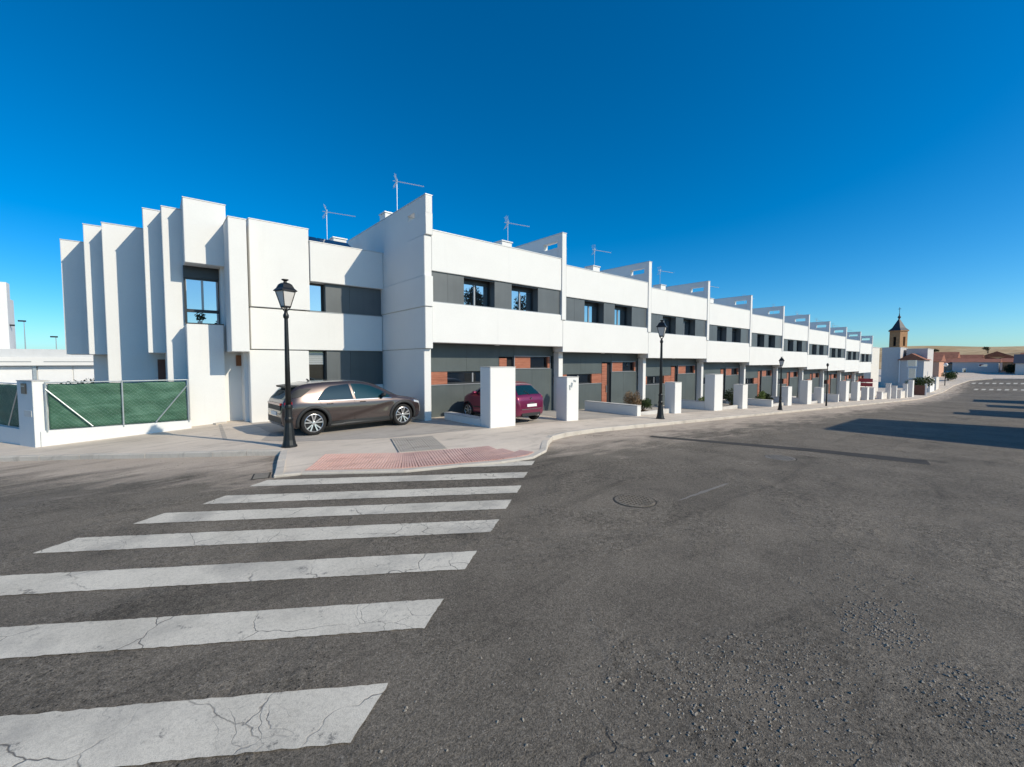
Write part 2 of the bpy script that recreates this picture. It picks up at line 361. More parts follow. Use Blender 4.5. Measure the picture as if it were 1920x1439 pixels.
def drape(name, poly, zf, mat, step=1.5, parent=None, skirt=0, extra=()):
    bm = bmesh.new(); vs_ = [bm.verts.new((x, y, 0)) for x, y in poly]; bm.faces.new(vs_)
    xs = [p[0] for p in poly]; ys = [p[1] for p in poly]
    for ax, lo, hi in ((0, min(xs), max(xs)), (1, min(ys), max(ys))):
        k = math.floor(lo/step)*step+step
        while k < hi:
            g = bm.verts[:]+bm.edges[:]+bm.faces[:]
            co = (k, 0, 0) if ax == 0 else (0, k, 0); no = (1, 0, 0) if ax == 0 else (0, 1, 0)
            bmesh.ops.bisect_plane(bm, geom=g, plane_co=co, plane_no=no); k += step if ax == 0 or k < 20 else step*3
    for ax, lo, hi in extra:
        for k in frange(lo, hi, .3):
            bmesh.ops.bisect_plane(bm, geom=bm.verts[:]+bm.edges[:]+bm.faces[:], plane_co=(k, 0, 0) if ax == 0 else (0, k, 0), plane_no=(1, 0, 0) if ax == 0 else (0, 1, 0))
    for v in bm.verts: v.co.z = zf(v.co.x, v.co.y)
    bmesh.ops.triangulate(bm, faces=bm.faces)
    for f in bm.faces:
        if f.normal.z < 0: f.normal_flip()
    if skirt:
        ed = [e for e in bm.edges if len(e.link_faces) == 1]
        r = bmesh.ops.extrude_edge_only(bm, edges=ed)
        for v in r['geom']:
            if isinstance(v, bmesh.types.BMVert): v.co.z -= skirt
    me = bpy.data.meshes.new(name); bm.to_mesh(me); bm.free(); me.materials.append(MATS[mat])
    return link(name, me, parent)
def grid(name, xs, ys, zf, mat):
    v = [(x, y, zf(x, y)) for y in ys for x in xs]; n = len(xs)
    f = [(j*n+i, j*n+i+1, (j+1)*n+i+1, (j+1)*n+i) for j in range(len(ys)-1) for i in range(n-1)]
    me = bpy.data.meshes.new(name); me.from_pydata(v, [], f); me.materials.append(MATS[mat])
    me.polygons.foreach_set('use_smooth', [True]*len(me.polygons)); return link(name, me)
def frange(a, b, s):
    n = max(1, int(round((b-a)/s))); return [a+(b-a)*i/n for i in range(n+1)]

road = grid('road', frange(-60, 20, 1.6)+frange(22, 175, 2.2), frange(-42, 0, 3)+frange(1.5, 18, 1.1)+frange(20, 62, 3), zr, 'asphalt')
tag(road, kind='structure')
def ground_z(x, y):
    d = math.hypot(x-60, y-10); base = -4.2
    if x > 60: base = max(base, zr(min(x, 175), y)-.5)
    return base+smooth01(160, 700, d)*4*(1 if x > 0 else .2)
gx = sorted(set(frange(-2500, -160, 180)+frange(-150, 300, 10)+frange(320, 3500, 160)))
ground = grid('ground', gx, sorted(set(frange(-2500, -160, 180)+frange(-150, 160, 10)+frange(180, 2500, 160))), ground_z, 'dry_ground'); tag(ground, kind='structure')
random.seed(7)
def hill(name, x0, x1, y0, y1, hf):
    h = grid(name, frange(x0, x1, 14), frange(y0, y1, 9), hf, 'dry_ground'); return tag(h, kind='structure')
hill('hill', 290, 620, -420, 60, lambda x, y: -6+smooth01(290, 480, x)*(9.5+13.5*smooth01(45, -60, y)+5*smooth01(-60, -300, y)+.9*math.sin(x*.03+y*.045)))
hill('hill', 560, 980, -600, 420, lambda x, y: -6+smooth01(560, 800, x)*(27+2.0*math.sin(y*.017)+.9*math.sin(x*.02+y*.05)-5*smooth01(100, 420, y)))

# ------------------------------------------------------------------ pavement, kerbs, paving
FRONT = [(2.39, 11.75), (1.81, 9.56), (2.29, 9.45), (4.0, 8.24), (5.16, 7.88), (6.03, 7.56), (6.93, 7.45), (7.74, 7.82), (8.44, 8.45), (9.0, 8.85), (9.83, 9.09), (11.4, 9.2)]
LEFT = [(-24, 37.6), (-3.1, 17.07), (-1.48, 15.52), (1.11, 12.90)]
PAVE = LEFT+FRONT+[(60, 9.2), (100, 9.2), (124, 8.7), (139, 7.2), (145.5, 4), (148, -4), (150, -35), (175, -35), (175, 60), (-24, 60)]
pavement = drape('pavement', PAVE, zp, 'pavement_concrete', 1.5, skirt=.3, extra=((0, 1.6, 8.8), (1, 7.2, 11.6))); tag(pavement, kind='structure')
def kerb_run(pts, L=1.0):
    # walk the polyline, one stone every L metres
    out = []; carry = pts[0]; i = 0; rest = []
    segs = list(zip(pts, pts[1:]))
    for (ax, ay), (bx_, by) in segs:
        d = math.hypot(bx_-ax, by-ay); n = max(1, round(d/L))
        for k in range(n):
            p = (ax+(bx_-ax)*k/n, ay+(by-ay)*k/n); q = (ax+(bx_-ax)*(k+1)/n, ay+(by-ay)*(k+1)/n); out.append((p, q))
    return out
rnd = random.Random(3)
def kerb_stone(p, q):
    (ax, ay), (bx_, by) = p, q; d = math.hypot(bx_-ax, by-ay); tx, ty = (bx_-ax)/d, (by-ay)/d; nx, ny = -ty, tx   # inward is to the left of the walk
    g = .007; ax += tx*g; ay += ty*g; bx_ -= tx*g; by -= ty*g; o = -.012+rnd.uniform(-.004, .004); h = .006+rnd.uniform(-.003, .004)
    m = MB(); b = []
    for (x, y) in ((ax, ay), (bx_, by)):
        z = zp(x, y)+h
        m.v += [(x+nx*(o-.015), y+ny*(o-.015), z-.35), (x+nx*o, y+ny*o, z-.022), (x+nx*(o+.02), y+ny*(o+.02), z), (x+nx*.16, y+ny*.16, z), (x+nx*.16, y+ny*.16, z-.35)]
    m.f += [(0, 1, 6, 5), (1, 2, 7, 6), (2, 3, 8, 7), (3, 4, 9, 8), (4, 3, 2, 1, 0), (5, 6, 7, 8, 9)]
    m.build('kerb_stone', 'kerb_concrete', pavement)
run = kerb_run([(-9.9, 23.7)]+LEFT[1:]+FRONT+[(70, 9.2)])
for p, q in run: kerb_stone(p, q)
# tactile paving at the crossing
def tile_mesh(mat, ribs):
    m = MB().box(-.196, .196, -.196, .196, -.03, .012)
    for k in range(ribs):
        x = -.165+.33*k/(ribs-1); m.box(x-.026, x+.026, -.19, .19, .012, .021)
    o = m.build('paving_tile', mat, pavement); me = o.data; me.materials.append(MATS[mat+'_rib'])
    for p in me.polygons: p.material_index = 1 if p.center.z > .0125 else 0; bpy.data.objects.remove(o); return me
grey_t = tile_mesh('tile_grey', 6)
def resample(pts, step):
    out = [pts[0]]; acc = 0
    for (ax, ay), (cx, cy) in zip(pts, pts[1:]):
        d = math.hypot(cx-ax, cy-ay); t_ = step-acc
        while t_ <= d: out.append((ax+(cx-ax)*t_/d, ay+(cy-ay)*t_/d)); t_ += step
        acc = d-(t_-step)
    return out
edge = resample(FRONT[2:9], .05)
for _ in range(40): edge = [edge[0]]+[((a[0]+2*b[0]+c[0])/4, (a[1]+2*b[1]+c[1])/4) for a, b, c in zip(edge, edge[1:], edge[2:])]+[edge[-1]]
edge = resample(edge, .4)
def nrm(i):
    a, b = edge[max(i-1, 0)], edge[min(i+1, len(edge)-1)]; d = math.hypot(b[0]-a[0], b[1]-a[1]); return (-(b[1]-a[1])/d, (b[0]-a[0])/d)
def red_tile(i, j):
    def P(f, d):
        n0, n1 = nrm(i), nrm(i+1); x = edge[i][0]*(1-f)+edge[i+1][0]*f; y = edge[i][1]*(1-f)+edge[i+1][1]*f
        return (x+(n0[0]*(1-f)+n1[0]*f)*d, y+(n0[1]*(1-f)+n1[1]*f)*d)
    d0, d1 = .175+j*.4, .175+j*.4+.393; lift = rnd.uniform(.002, .005); m = MB()
    def plate(f0, f1, e0, e1, z0, z1):
        q = [P(f0, e0), P(f1, e0), P(f1, e1), P(f0, e1)]; b0 = len(m.v)
        m.v += [(x, y, zp(x, y)+z+lift) for z in (z0, z1) for x, y in q]; m.f += [tuple(b0+k for k in f) for f in ((4, 5, 6, 7), (0, 1, 5, 4), (1, 2, 6, 5), (2, 3, 7, 6), (3, 0, 4, 7))]
    plate(.01, .99, d0, d1, -.03, .008)
    for k in range(6): c = .09+.164*k; plate(c-.045, c+.045, d0+.006, d1-.006, .008, .022)
    o = m.build('paving_tile', 'tile_red', pavement); me = o.data; me.materials.append(MATS['tile_red_rib']); zc = min(v.co.z for v in me.vertices)+.045
    for p in me.polygons: p.material_index = 1 if p.center.z > zc else 0
for i in range(len(edge)-1):
    for j in range(3):
        if edge[i][0] > 7.05 or edge[i][0] > 6.3 and j > (1 if edge[i][0] < 6.7 else 0): continue
        red_tile(i, j)
A = math.atan2(-.324, .946); ux, uy = math.cos(A), math.sin(A); vx, vy = -uy, ux
for i in range(3):
    for j in range(5):
        x, y = 4.43+ux*(.2+i*.4)+vx*(.42+j*.4), 9.38+uy*(.2+i*.4)+vy*(.42+j*.4); link('paving_tile', grey_t, pavement, (x, y, zp(x, y)+rnd.uniform(.002, .006)), A)
# zebra crossing
def sheet(name, poly, mat, lift, parent=road, zf=zr, step=.8, jag=0):
    if jag:
        pp = []
        for (a, b) in zip(poly, poly[1:]+poly[:1]):
            n = max(1, int(math.hypot(b[0]-a[0], b[1]-a[1])/.05))
            for k in range(n): pp.append((a[0]+(b[0]-a[0])*k/n+rnd.uniform(-jag, jag), a[1]+(b[1]-a[1])*k/n+rnd.uniform(-jag, jag)))
        poly = pp
    return drape(name, poly, lambda x, y: zf(x, y)+lift, mat, step, parent)
RT = [(6.80, 7.25), (5.99, 6.60), (5.24, 5.95), (4.57, 5.43), (3.84, 4.86), (2.98, 4.21), (2.12, 3.55), (1.24, 2.85)]
for k, (rx, ry) in enumerate(RT):
    w = (.34, .35, .36, .36, .37, .37, .37, .39)[k]; bx2, by2 = rx-w, ry-w*.79; ln = (.93, .93, .93, .965, 1, 1, 1, 1)[k]
    sheet('crossing_stripe', [(rx-4.65*ln, ry+3.05*ln), (bx2-4.65*ln, by2+3.05*ln), (bx2, by2), (rx, ry)], 'crossing_paint', .007, jag=.007)
def zfar(x, y): return zr(x, y)
for k in range(9):
    y = 5.6-.95*k; x = 117.5+.35*k
    sheet('crossing_stripe', [(x, y), (x+2.6, y-.1), (x+2.6, y-.6), (x, y-.5)], 'crossing_paint', .03, step=2)
    x += 13.5
    sheet('crossing_stripe', [(x, y+1), (x+3, y+.9), (x+3, y+.35), (x, y+.5)], 'crossing_paint', .03, step=2)
# trench repair, manhole covers, wheel smears
sheet('trench_repair', [(12.15, 7.62), (12.5, 7.70), (14.5, 3.9), (15.25, 1.48), (14.4, 1.32), (13.9, 3.6)], 'asphalt_patch', .004, jag=.012)
def manhole(x, y, r, label, cover='asphalt'):
    t_ = thing('manhole_cover', label, 'manhole cover', (x, y, zr(x, y)))
    MB().lathe([(r+.028, -.02), (r+.028, .002), (r+.022, .004), (r+.010, .004), (r+.010, -.01)], 32).build('frame', 'asphalt_patch', t_)
    m = MB().lathe([(r, -.03), (r, .008), (r-.02, .012)], 32)
    for i in range(-4, 5):
        for j in range(-4, 5):
            if math.hypot(i, j) < 4.2: m.box(i*r/5-.018, i*r/5+.018, j*r/5-.018, j*r/5+.018, .010, .019)
    m.build('cover', cover, t_)
manhole(6.12, 4.08, .33, 'round iron manhole cover nearer the crossing stripes, in dark asphalt ring')
manhole(11.98, 3.8, .33, 'round pale manhole cover beside the dark trench repair strip', 'iron_cover')
sheet('paint_scuff', [(6.62, 3.62), (6.70, 3.59), (7.5, 3.53), (8.35, 3.50), (8.3, 3.55), (7.5, 3.60)], 'iron_cover', .004, jag=.010)
gv = random.Random(11); m = MB()
for cx, cy, r_, n in ((4.85, .72, .42, 700), (4.25, .12, .45, 600), (3.25, 1.05, .75, 900), (2.65, 1.45, .8, 500), (3.9, .9, .5, 200), (5.6, 1.0, .8, 250), (2.0, 1.9, 1.2, 200), (7, 8.2, .6, 200), (-.5, 12.6, 1.2, 250), (13, 8.6, 3, 400)):
    for _ in range(n):
        a, q = gv.uniform(0, 6.28), r_*gv.random()**.6; x, y = cx+q*math.cos(a), cy+q*math.sin(a)*(.8 if r_ < 2 else .15); z = zr(x, y); s_ = gv.choice((.004, .005, .006, .008, .012))*gv.uniform(.7, 1.2); b0 = len(m.v); t0 = gv.uniform(0, 6.28)
        if in_poly(x, y, PAVE): continue
        for k in range(4): m.v.append((x+s_*gv.uniform(.7, 1.3)*math.cos(t0+k*1.57), y+s_*gv.uniform(.7, 1.3)*math.sin(t0+k*1.57), z+s_*gv.uniform(.1, .5)))
        m.v += [(x+s_*gv.uniform(-.3, .3), y+s_*gv.uniform(-.3, .3), z+s_*gv.uniform(.7, 1.2)), (x, y, z-.002)]
        for k in range(4): m.f += [(b0+k, b0+(k+1) % 4, b0+4), (b0+(k+1) % 4, b0+k, b0+5)]
gvo = m.build('gravel', 'gravel_stone'); tag(gvo, 'loose grey gravel chips scattered on the asphalt', 'gravel', kind='stuff')
def drain():
    t_ = thing('gutter_drain', 'dark iron gutter grate at the notch of the kerb near the lamp post', 'drain', (1.72, 9.62, zr(1.7, 9.6)), R(75))
    MB().slab('x', 0, 0, [0, 1], [0, 1], []) if False else None
    bx('frame', 'asphalt_patch', t_, -.02, .46, -.02, .30, -.05, .006)
    for k in range(6): bx('bar', 'iron_cover', t_, .02+k*.07, .055+k*.07, .01, .27, .0, .016)
drain()
# ------------------------------------------------------------------ driveways and garden beds
def slab_ground(name, poly, mat, lift, kind='structure'):
    o = drape(name, poly, lambda x, y: zp(x, y)+lift, mat, 1.5); tag(o, kind=kind); return o
slab_ground('driveway', [(1.5, 14.6), (2.95, 12.85), (5.1, 11.75), (8.50, 11.3), (8.50, 18.2), (1.8, 18.9)], 'driveway_concrete', .004)
for a, b in ((9.7, 12.2), (13.0, 16.95), (21.05, 24.6), (29.5, 33.4), (37.8, 41.3), (46.1, 50.6), (55, 58.2), (64, 68)):
    slab_ground('driveway', [(a, 11.35), (b, 11.35), (b, 15.3), (a, 15.3)], 'driveway_concrete', .005)
for a, b in ((17.35, 20.25), (25.9, 28.5), (33.95, 36.7), (42.7, 45.2), (51.3, 53.4), (60, 62.6)):
    slab_ground('garden_bed', [(a, 11.6), (b, 11.6), (b, 14.7), (a, 14.7)], 'soil', .03)
# ------------------------------------------------------------------ shared building pieces
def window_unit(par, x0, x1, z0, z1, y, panes=2, fw=.055, light=True, depth=.07, glass='window_glass'):
    w = MB().slab('y', y-depth, y, [x0, x1], [z0, z1], [(x0+fw, x1-fw, z0+fw, z1-fw)]).build('window', 'frame_dark', par)
    W = (x1-x0-2*fw)/panes
    for k in range(panes):
        bx('pane', glass, w, x0+fw+k*W+.02, x0+fw+(k+1)*W-.02, y-.028, y-.014, z0+fw, z1-fw)
        if k: bx('mullion', 'frame_light' if light else 'frame_dark', w, x0+fw+k*W-.035, x0+fw+k*W+.035, y-depth+.01, y-.005, z0+fw, z1-fw)  # paler than the reveal-shaded frame: sunlit tone put into the mullion colour
    return w
def antenna(par, x, y, z0, z1, s=1.0):
    a = MB().tube([(x, y, z0), (x, y, z1)], .013, 6).build('antenna_mast', 'antenna_metal', par)
    m = MB(); L = 1.15*s; d = Vector((.93, -.36, -.06)); p0 = Vector((x, y, z1-.06)); side = d.cross(Vector((0, 0, 1))).normalized()
    m.tube([p0-d*.18, p0+d*L], .011, 6)
    for k in range(11):
        c = p0+d*(.16+k*(L-.2)/10); m.tube([c-side*.09, c+side*.09], .006, 4)
    up = Vector((.1, 0, 1)).normalized()
    for sg in (1, -1):
        for q in (-.10, -.03, .03, .10):
            c = p0+d*.02+side*q*1.6; m.tube([c, c+up*sg*.30-d*.16], .006, 4)
        m.tube([p0+d*-.06+up*sg*.24-side*.2, p0+d*-.06+up*sg*.24+side*.2], .006, 4)
    m.tube([p0-up*.12, p0+up*.10], .03, 6)
    m.build('antenna_boom', 'antenna_metal', par)
def chimney(par, x, y, z0, z1, w=.6, d=.6):
    c = MB().box(x-w/2, x+w/2, y-d/2, y+d/2, z0, z1).build('chimney', 'white_render', par, bevel=.01)
    bx('chimney_cap', 'grey_coping', c, x-w/2-.04, x+w/2+.04, y-d/2-.04, y+d/2+.04, z1, z1+.05)
def solar(par, x0, x1, y0, z0, y1, z1, n=3):
    W = (x1-x0)/n
    for k in range(n):
        a, b = x0+k*W+.02, x0+(k+1)*W-.02; m = MB()
        m.v += [(a, y0, z0), (b, y0, z0), (b, y1, z1), (a, y1, z1)]+[(a, y0+.02, z0-.04), (b, y0+.02, z0-.04), (b, y1+.02, z1-.04), (a, y1+.02, z1-.04)]
        m.f += [(0, 1, 2, 3), (7, 6, 5, 4), (0, 4, 5, 1), (1, 5, 6, 2), (2, 6, 7, 3), (3, 7, 4, 0)]
        m.build('solar_panel', 'solar_cell', par)
    m = MB()
    for x in (x0+.1, x1-.1): m.tube([(x, y1, z1-.04), (x, y1+.1, 6.7)], .02, 4)
    m.build('solar_rack', 'galvanised', par)

# ------------------------------------------------------------------ terraced house (local: x along the street, y into the house, z up)
def terrace(name, label, group, first=False):
    h = thing(name, label, 'house', group=group)
    W = 7.29
    MB().box(0, 7.0, 0, .56, 5.57, 7.04).build('upper_wall', 'white_render', h, bevel=.012)
    MB().box(-.012, 7.0, -.012, .30, 7.04, 7.075).build('parapet_coping', 'grey_coping', h)
    MB().box(-.165 if not first else .012, 7.115, 0, .56, 2.93, 4.425).build('lower_wall', 'white_render', h, bevel=.012)
    MB().slab('x', 7.0, 7.285, [-.05, 8.0], [4.20, 8.25], [(.27, 1.22, 7.62, 7.93)]).build('party_wall', 'white_render', h, bevel=.008)
    MB().box(6.985, 7.30, -.065, 8.01, 8.25, 8.28).build('party_wall_coping', 'grey_coping', h)
    bx('core', 'white_render', h, .02, 7.0, .57, 10, 2.96, 6.75)
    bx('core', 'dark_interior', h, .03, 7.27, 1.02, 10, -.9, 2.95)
    # upper window strip
    for a, b in ((.03, .73), (.738, 1.475), (3.02, 3.955), (5.53, 6.985)):
        bx('cladding_panel', 'panel_grey', h, a, b, .07, .568, 4.46, 5.568)
    bx('window_sill', 'frame_light', h, .0, 6.99, .045, .569, 4.426, 4.458)
    bx('panel_rail', 'frame_dark', h, .025, 6.985, .10, .12, 5.50, 5.569)
    for a, b in ((1.48, 3.015), (3.96, 5.525)):
        bx('shutter_box', 'frame_dark', h, a, b, .42, .568, 5.40, 5.568)
        window_unit(h, a, b, 4.46, 5.40, .50)
    # ground floor: panels set back under the upper storey
    Y = .81
    def pan(a, b, z0, z1, mat='panel_dark', y=Y, th=.2, nm='cladding_panel'): return bx(nm, mat, h, a, b, y, y+th, z0, z1)
    if not first: MB().box(.04, .34, .46, Y-.004, -.9, 2.93).build('post', 'white_render', h, bevel=.01)
    x0 = .0
    pan(x0, 2.08, 1.81, 2.93); pan(2.088, 3.83, 1.81, 2.93)
    if first:
        pan(x0, 1.13, 1.30, 1.80, 'wood_panel', Y-.012); wa, wb = 1.14, 3.80
    else:
        pan(.60, .99, 1.30, 1.80, 'wood_panel', Y-.012); wa, wb = 1.0, 2.96; pan(2.97, 3.825, 1.30, 1.80, 'wood_panel', Y-.012)
    window_unit(h, wa, wb, 1.31, 1.79, Y+.16, 2, .045, True, .07, 'window_glass_dark')
    bx('window_sill', 'frame_light', h, x0+.36, 3.83, Y-.03, Y+.14, 1.262, 1.296)
    pan(x0, 1.95, -.9, 1.26); pan(1.958, 3.83, -.9, 1.26)
    d = bx('door', 'wood_panel', h, 3.84, 4.27, Y-.02, Y+.05, -.30, 2.36)
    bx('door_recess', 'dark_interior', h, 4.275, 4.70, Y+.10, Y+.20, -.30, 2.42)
    bx('handle', 'frame_light', d, 4.19, 4.22, Y-.075, Y-.02, .75, 1.15)
    pan(3.84, 4.70, 2.43, 2.93)
    pan(4.71, 7.27, 2.49, 2.93)
    MB().slab('y', Y-.03, Y+.16, [4.71, 7.08], [1.87, 2.485], [(4.745, 7.045, 1.905, 2.45)]).build('window_surround', 'frame_light', h)
    pan(4.745, 5.74, 1.905, 2.45, 'wood_panel', Y-.01, .17); pan(6.90, 7.045, 1.905, 2.45, 'wood_panel', Y-.01, .17)
    window_unit(h, 5.745, 6.895, 1.91, 2.445, Y+.15, 1, .04, True, .07, 'window_glass_dark')
    pan(4.71, 5.86, -.9, 1.865); pan(5.868, 7.27, -.9, 1.865)
    bx('door_step', 'low_wall_top', h, 3.7, 4.9, .25, .79, -.5, .02)
    bx('soffit_light', 'white_metal', h, 3.3, 3.5, .33, .45, 2.90, 2.929)
    # roof
    solar(h, .4, 3.1, 2.35, 7.70, 3.7, 8.33)
    chimney(h, 4.9, 2.4, 6.7, 8.02, .62, .6); antenna(h, 5.45, 2.7, 6.7, 9.25)
    return h
def house_at(h, n):
    if n == 1: h.location = (8.035, 14.14, 0); h.scale.x = 7.205/7.29
    else: h.location = (15.24+7.29*(n-2), 14.14, -.25*(n-1))
G = 'white terraced houses in a row along the street'
h1 = terrace('terraced_house', 'white terraced house behind the parked purple car, first after the tall corner wall', G, True); house_at(h1, 1)
for o in [c for c in h1.children if c.name.startswith(('chimney', 'antenna', 'solar'))]:
    for k in list(o.children): bpy.data.objects.remove(k)
    bpy.data.objects.remove(o)
chimney(h1, .75, 5.2, 6.7, 9.05, .7, .6); antenna(h1, 1.0, 4.9, 6.7, 10.65, 1.1); chimney(h1, 5.3, 2.3, 6.7, 7.95, .62, .6); antenna(h1, 5.6, 2.3, 6.7, 9.05)
h2 = terrace('terraced_house', 'white terraced house behind the dry brown shrub, second of the row', G); house_at(h2, 2)
words = ['third', 'fourth', 'fifth', 'sixth', 'seventh', 'eighth', 'ninth', 'tenth and last']
for n in range(3, 11):
    c = copy_tree(h2); house_at(c, n); c['label'] = 'white terraced house, %s of the row counted from the purple car' % words[n-3]

# ------------------------------------------------------------------ corner house with stepped fins
ch = thing('corner_house', 'large white corner house with stepped vertical fins and tall end wall', 'house', (0, 0, 0))
def cw(nm, x0, x1, y0, y1, z0, z1, mat='white_render', bevel=.012): return MB().box(x0, x1, y0, y1, z0, z1).build(nm, mat, ch, bevel=bevel)
def cap(par, x0, x1, y0, y1, z): return MB().box(x0-.012, x1+.012, y0-.012, y1, z, z+.03).build('coping', 'grey_coping', par)
# tall end wall beside the terrace: five bands
for x0, y0, z0, z1 in ((7.76, 14.06, 6.84, 8.24), (7.73, 14.14, 5.36, 6.83), (7.69, 14.04, 4.24, 5.35), (7.72, 14.09, 2.70, 4.23), (7.745, 14.25, -.4, 2.69)):
    if z0 > 6: b = MB().slab('x', x0, 8.03, [y0, 22.1], [z0, z1], [(14.9, 15.45, 7.60, 7.80)]).build('end_wall_band', 'white_render', ch, bevel=.01)
    else: cw('end_wall_band', x0, 8.03, y0, 18.6, z0, z1)
cap(b, 7.76, 8.03, 14.06, 22.1, 8.24)
hb = cw('wall_block', 2.80, 4.775, 17.80, 19.2, 4.19, 7.27); cap(hb, 2.80, 4.775, 17.80, 19.2, 7.27)
cw('wall_band', 2.78, 7.70, 17.86, 19.2, 2.665, 4.15); cw('wall_block', 2.715, 4.70, 17.83, 19.2, -.4, 2.63)
cw('wall_block', 4.70, 7.72, 17.87, 19.2, -.4, 1.23)
ib = cw('wall_block', 4.80, 7.72, 17.74, 18.6, 5.31, 6.82); cap(ib, 4.80, 7.72, 17.74, 18.6, 6.82)
for a, b in ((5.40, 6.34), (6.348, 7.72)):
    cw('cladding_panel', a, b, 17.93, 18.45, 4.18, 5.305, 'panel_grey', 0); cw('cladding_panel', a, b, 17.95, 18.45, 1.24, 2.66, 'panel_dark' if a > 6 else 'panel_grey', 0)  # lower right panel darker: shadow of the end wall put into its colour
cw('window_sill', 4.78, 7.72, 17.85, 18.4, 4.152, 4.178, 'frame_light', 0)
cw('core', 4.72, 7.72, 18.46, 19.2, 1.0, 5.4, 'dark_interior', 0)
def wch(x0, x1, z0, z1, y, n=1): return window_unit(ch, x0, x1, z0, z1, y, n)
wch(4.80, 5.395, 4.18, 5.305, 18.28); w_ = window_unit(ch, 4.72, 5.395, 1.24, 2.66, 18.25, 1, .055, True, .07, 'window_glass_dark')
for k in range(6): bx('shutter_slat', 'frame_light', w_, 4.77, 5.33, 18.165, 18.18, 2.10+k*.078, 2.172+k*.078)
gb = cw('fin_block', 2.13, 2.66, 17.40, 19.6, 2.56, 7.09); cap(gb, 2.13, 2.66, 17.40, 19.6, 7.09)
cw('groove_wall', 2.60, 2.86, 18.3, 19.4, -.4, 7.0)
fb = cw('fin_block', 1.0, 2.22, 18.60, 20.0, 5.63, 7.80); cap(fb, 1.0, 2.22, 18.60, 20.0, 7.80)
cw('fin_block', .98, 2.04, 18.60, 20.0, -.6, 3.53); cw('sill_coping', .965, 2.06, 18.585, 19.2, 3.53, 3.56, 'frame_dark', 0)
cw('recess_wall', 2.03, 2.72, 19.0, 20.0, -.4, 2.60)
cw('recess_wall', 2.03, 2.2, 18.9, 20.0, 2.59, 5.7)
# bedroom window between the fin blocks
cw('shutter_box', .98, 2.06, 19.30, 19.6, 5.22, 5.63, 'frame_dark', 0); w_ = wch(.98, 2.06, 4.05, 5.22, 19.42, 2); wch(.98, 2.06, 3.56, 4.05, 19.42, 1)
rp = random.Random(5); mleaf = MB()
for k in range(70):
    a = rp.uniform(0, 6.28); r_ = rp.uniform(.02, .16); p = Vector((1.42+r_*math.cos(a), 19.27+.25*r_*math.sin(a), 3.72+rp.uniform(0, .30)*(1-r_*2.5)))
    d = Vector((rp.uniform(-1, 1), rp.uniform(-.3, .3), rp.uniform(-.2, 1))).normalized()*.055; s_ = Vector((-d.z, .2*d.x, d.x))*.4
    mleaf.quad(p, p+d*.5+s_, p+d, p+d*.5-s_)
pl = thing('potted_plant', 'small dark potted plant on the sill of the tall corner house window', 'plant', (0, 0, 0))
MB().lathe([(.05, 3.562), (.07, 3.68), (.06, 3.68)], 12, (1.42, 19.25, 0)).build('pot', 'cream_render', pl); mleaf.build('foliage', 'leaf_dark', pl)
for x0, x1, y0, z0, z1 in ((.44, 1.05, 19.45, -.7, 7.60), (-.06, .46, 20.28, 2.53, 7.64), (-1.24, .50, 22.1, -.8, 7.34), (-1.80, -1.2, 23.0, 2.49, 7.39), (-2.61, -1.75, 24.75, 2.51, 7.05)):
    f_ = cw('fin_block', x0, x1, y0, 26.5, z0, z1); cap(f_, x0, x1, y0, 26.5, z1)
cw('back_door', .20, .435, 22.03, 22.11, -.6, 2.3, 'rust_door', 0); cw('fin_block', -1.76, -1.2, 23.9, 26.4, -.8, 2.48)
cw('core', 2.05, 7.71, 19.15, 27.5, -.4, 6.60); cw('core', -1.1, 2.10, 24.9, 27, -.6, 6.60)
cw('wall_box', 2.44, 2.60, 18.9, 19.01, 2.05, 2.45, 'brown_box', 0)
solar(ch, 4.9, 6.9, 18.7, 7.02, 19.6, 7.50, 3); chimney(ch, 6.95, 21.0, 6.5, 7.95, .6, .5); antenna(ch, 6.45, 21, 6.5, 9.2, 1.1)

# ------------------------------------------------------------------ gate pillars and low walls in front of the row
def pillar(x, w, h, label, y0=11.27, d=.57):
    z = zp(x, 11.3); t_ = thing('gate_pillar', label, 'pillar', (x, y0, z), group='white gate pillars along the pavement')
    MB().box(0, w, 0, d, -.3, h).build('body', 'white_render', t_, bevel=.012); MB().box(-.008, w+.008, -.008, d+.008, h, h+.02).build('coping', 'low_wall_top', t_)
    return t_
P_ = [(8.55, 1.10, 2.02, 'wide tall white pillar hiding the middle of the purple car'),
      (12.26, .69, 1.69, 'white gate pillar with grey metal lettering, right of the purple car'),
      (20.31, .66, 1.57, 'white gate pillar just right of the second street lamp'),
      (24.68, 1.06, 2.08, 'wide tall white pillar in front of the fourth house of the row'),
      (28.56, .78, 1.52, 'shorter white pillar right after the second wide tall one'),
      (36.78, .85, 1.42, 'white pillar behind the third street lamp'),
      (41.39, 1.10, 1.95, 'tall wide white pillar right of the straw coloured bush'),
      (45.24, .75, 1.38, 'short white pillar left of the thin dark pole'),
      (53.5, 1.2, 2.05, 'tall white pillar, first of the two side by side far down the row'),
      (58.24, 1.2, 2.02, 'tall white pillar, second of the two side by side far down the row'),
      (62.9, .9, 1.45, 'short far white pillar next to the end of the terraced row'),
      (66.2, .7, 1.45, 'last short white pillar at the end of the terraced row')]
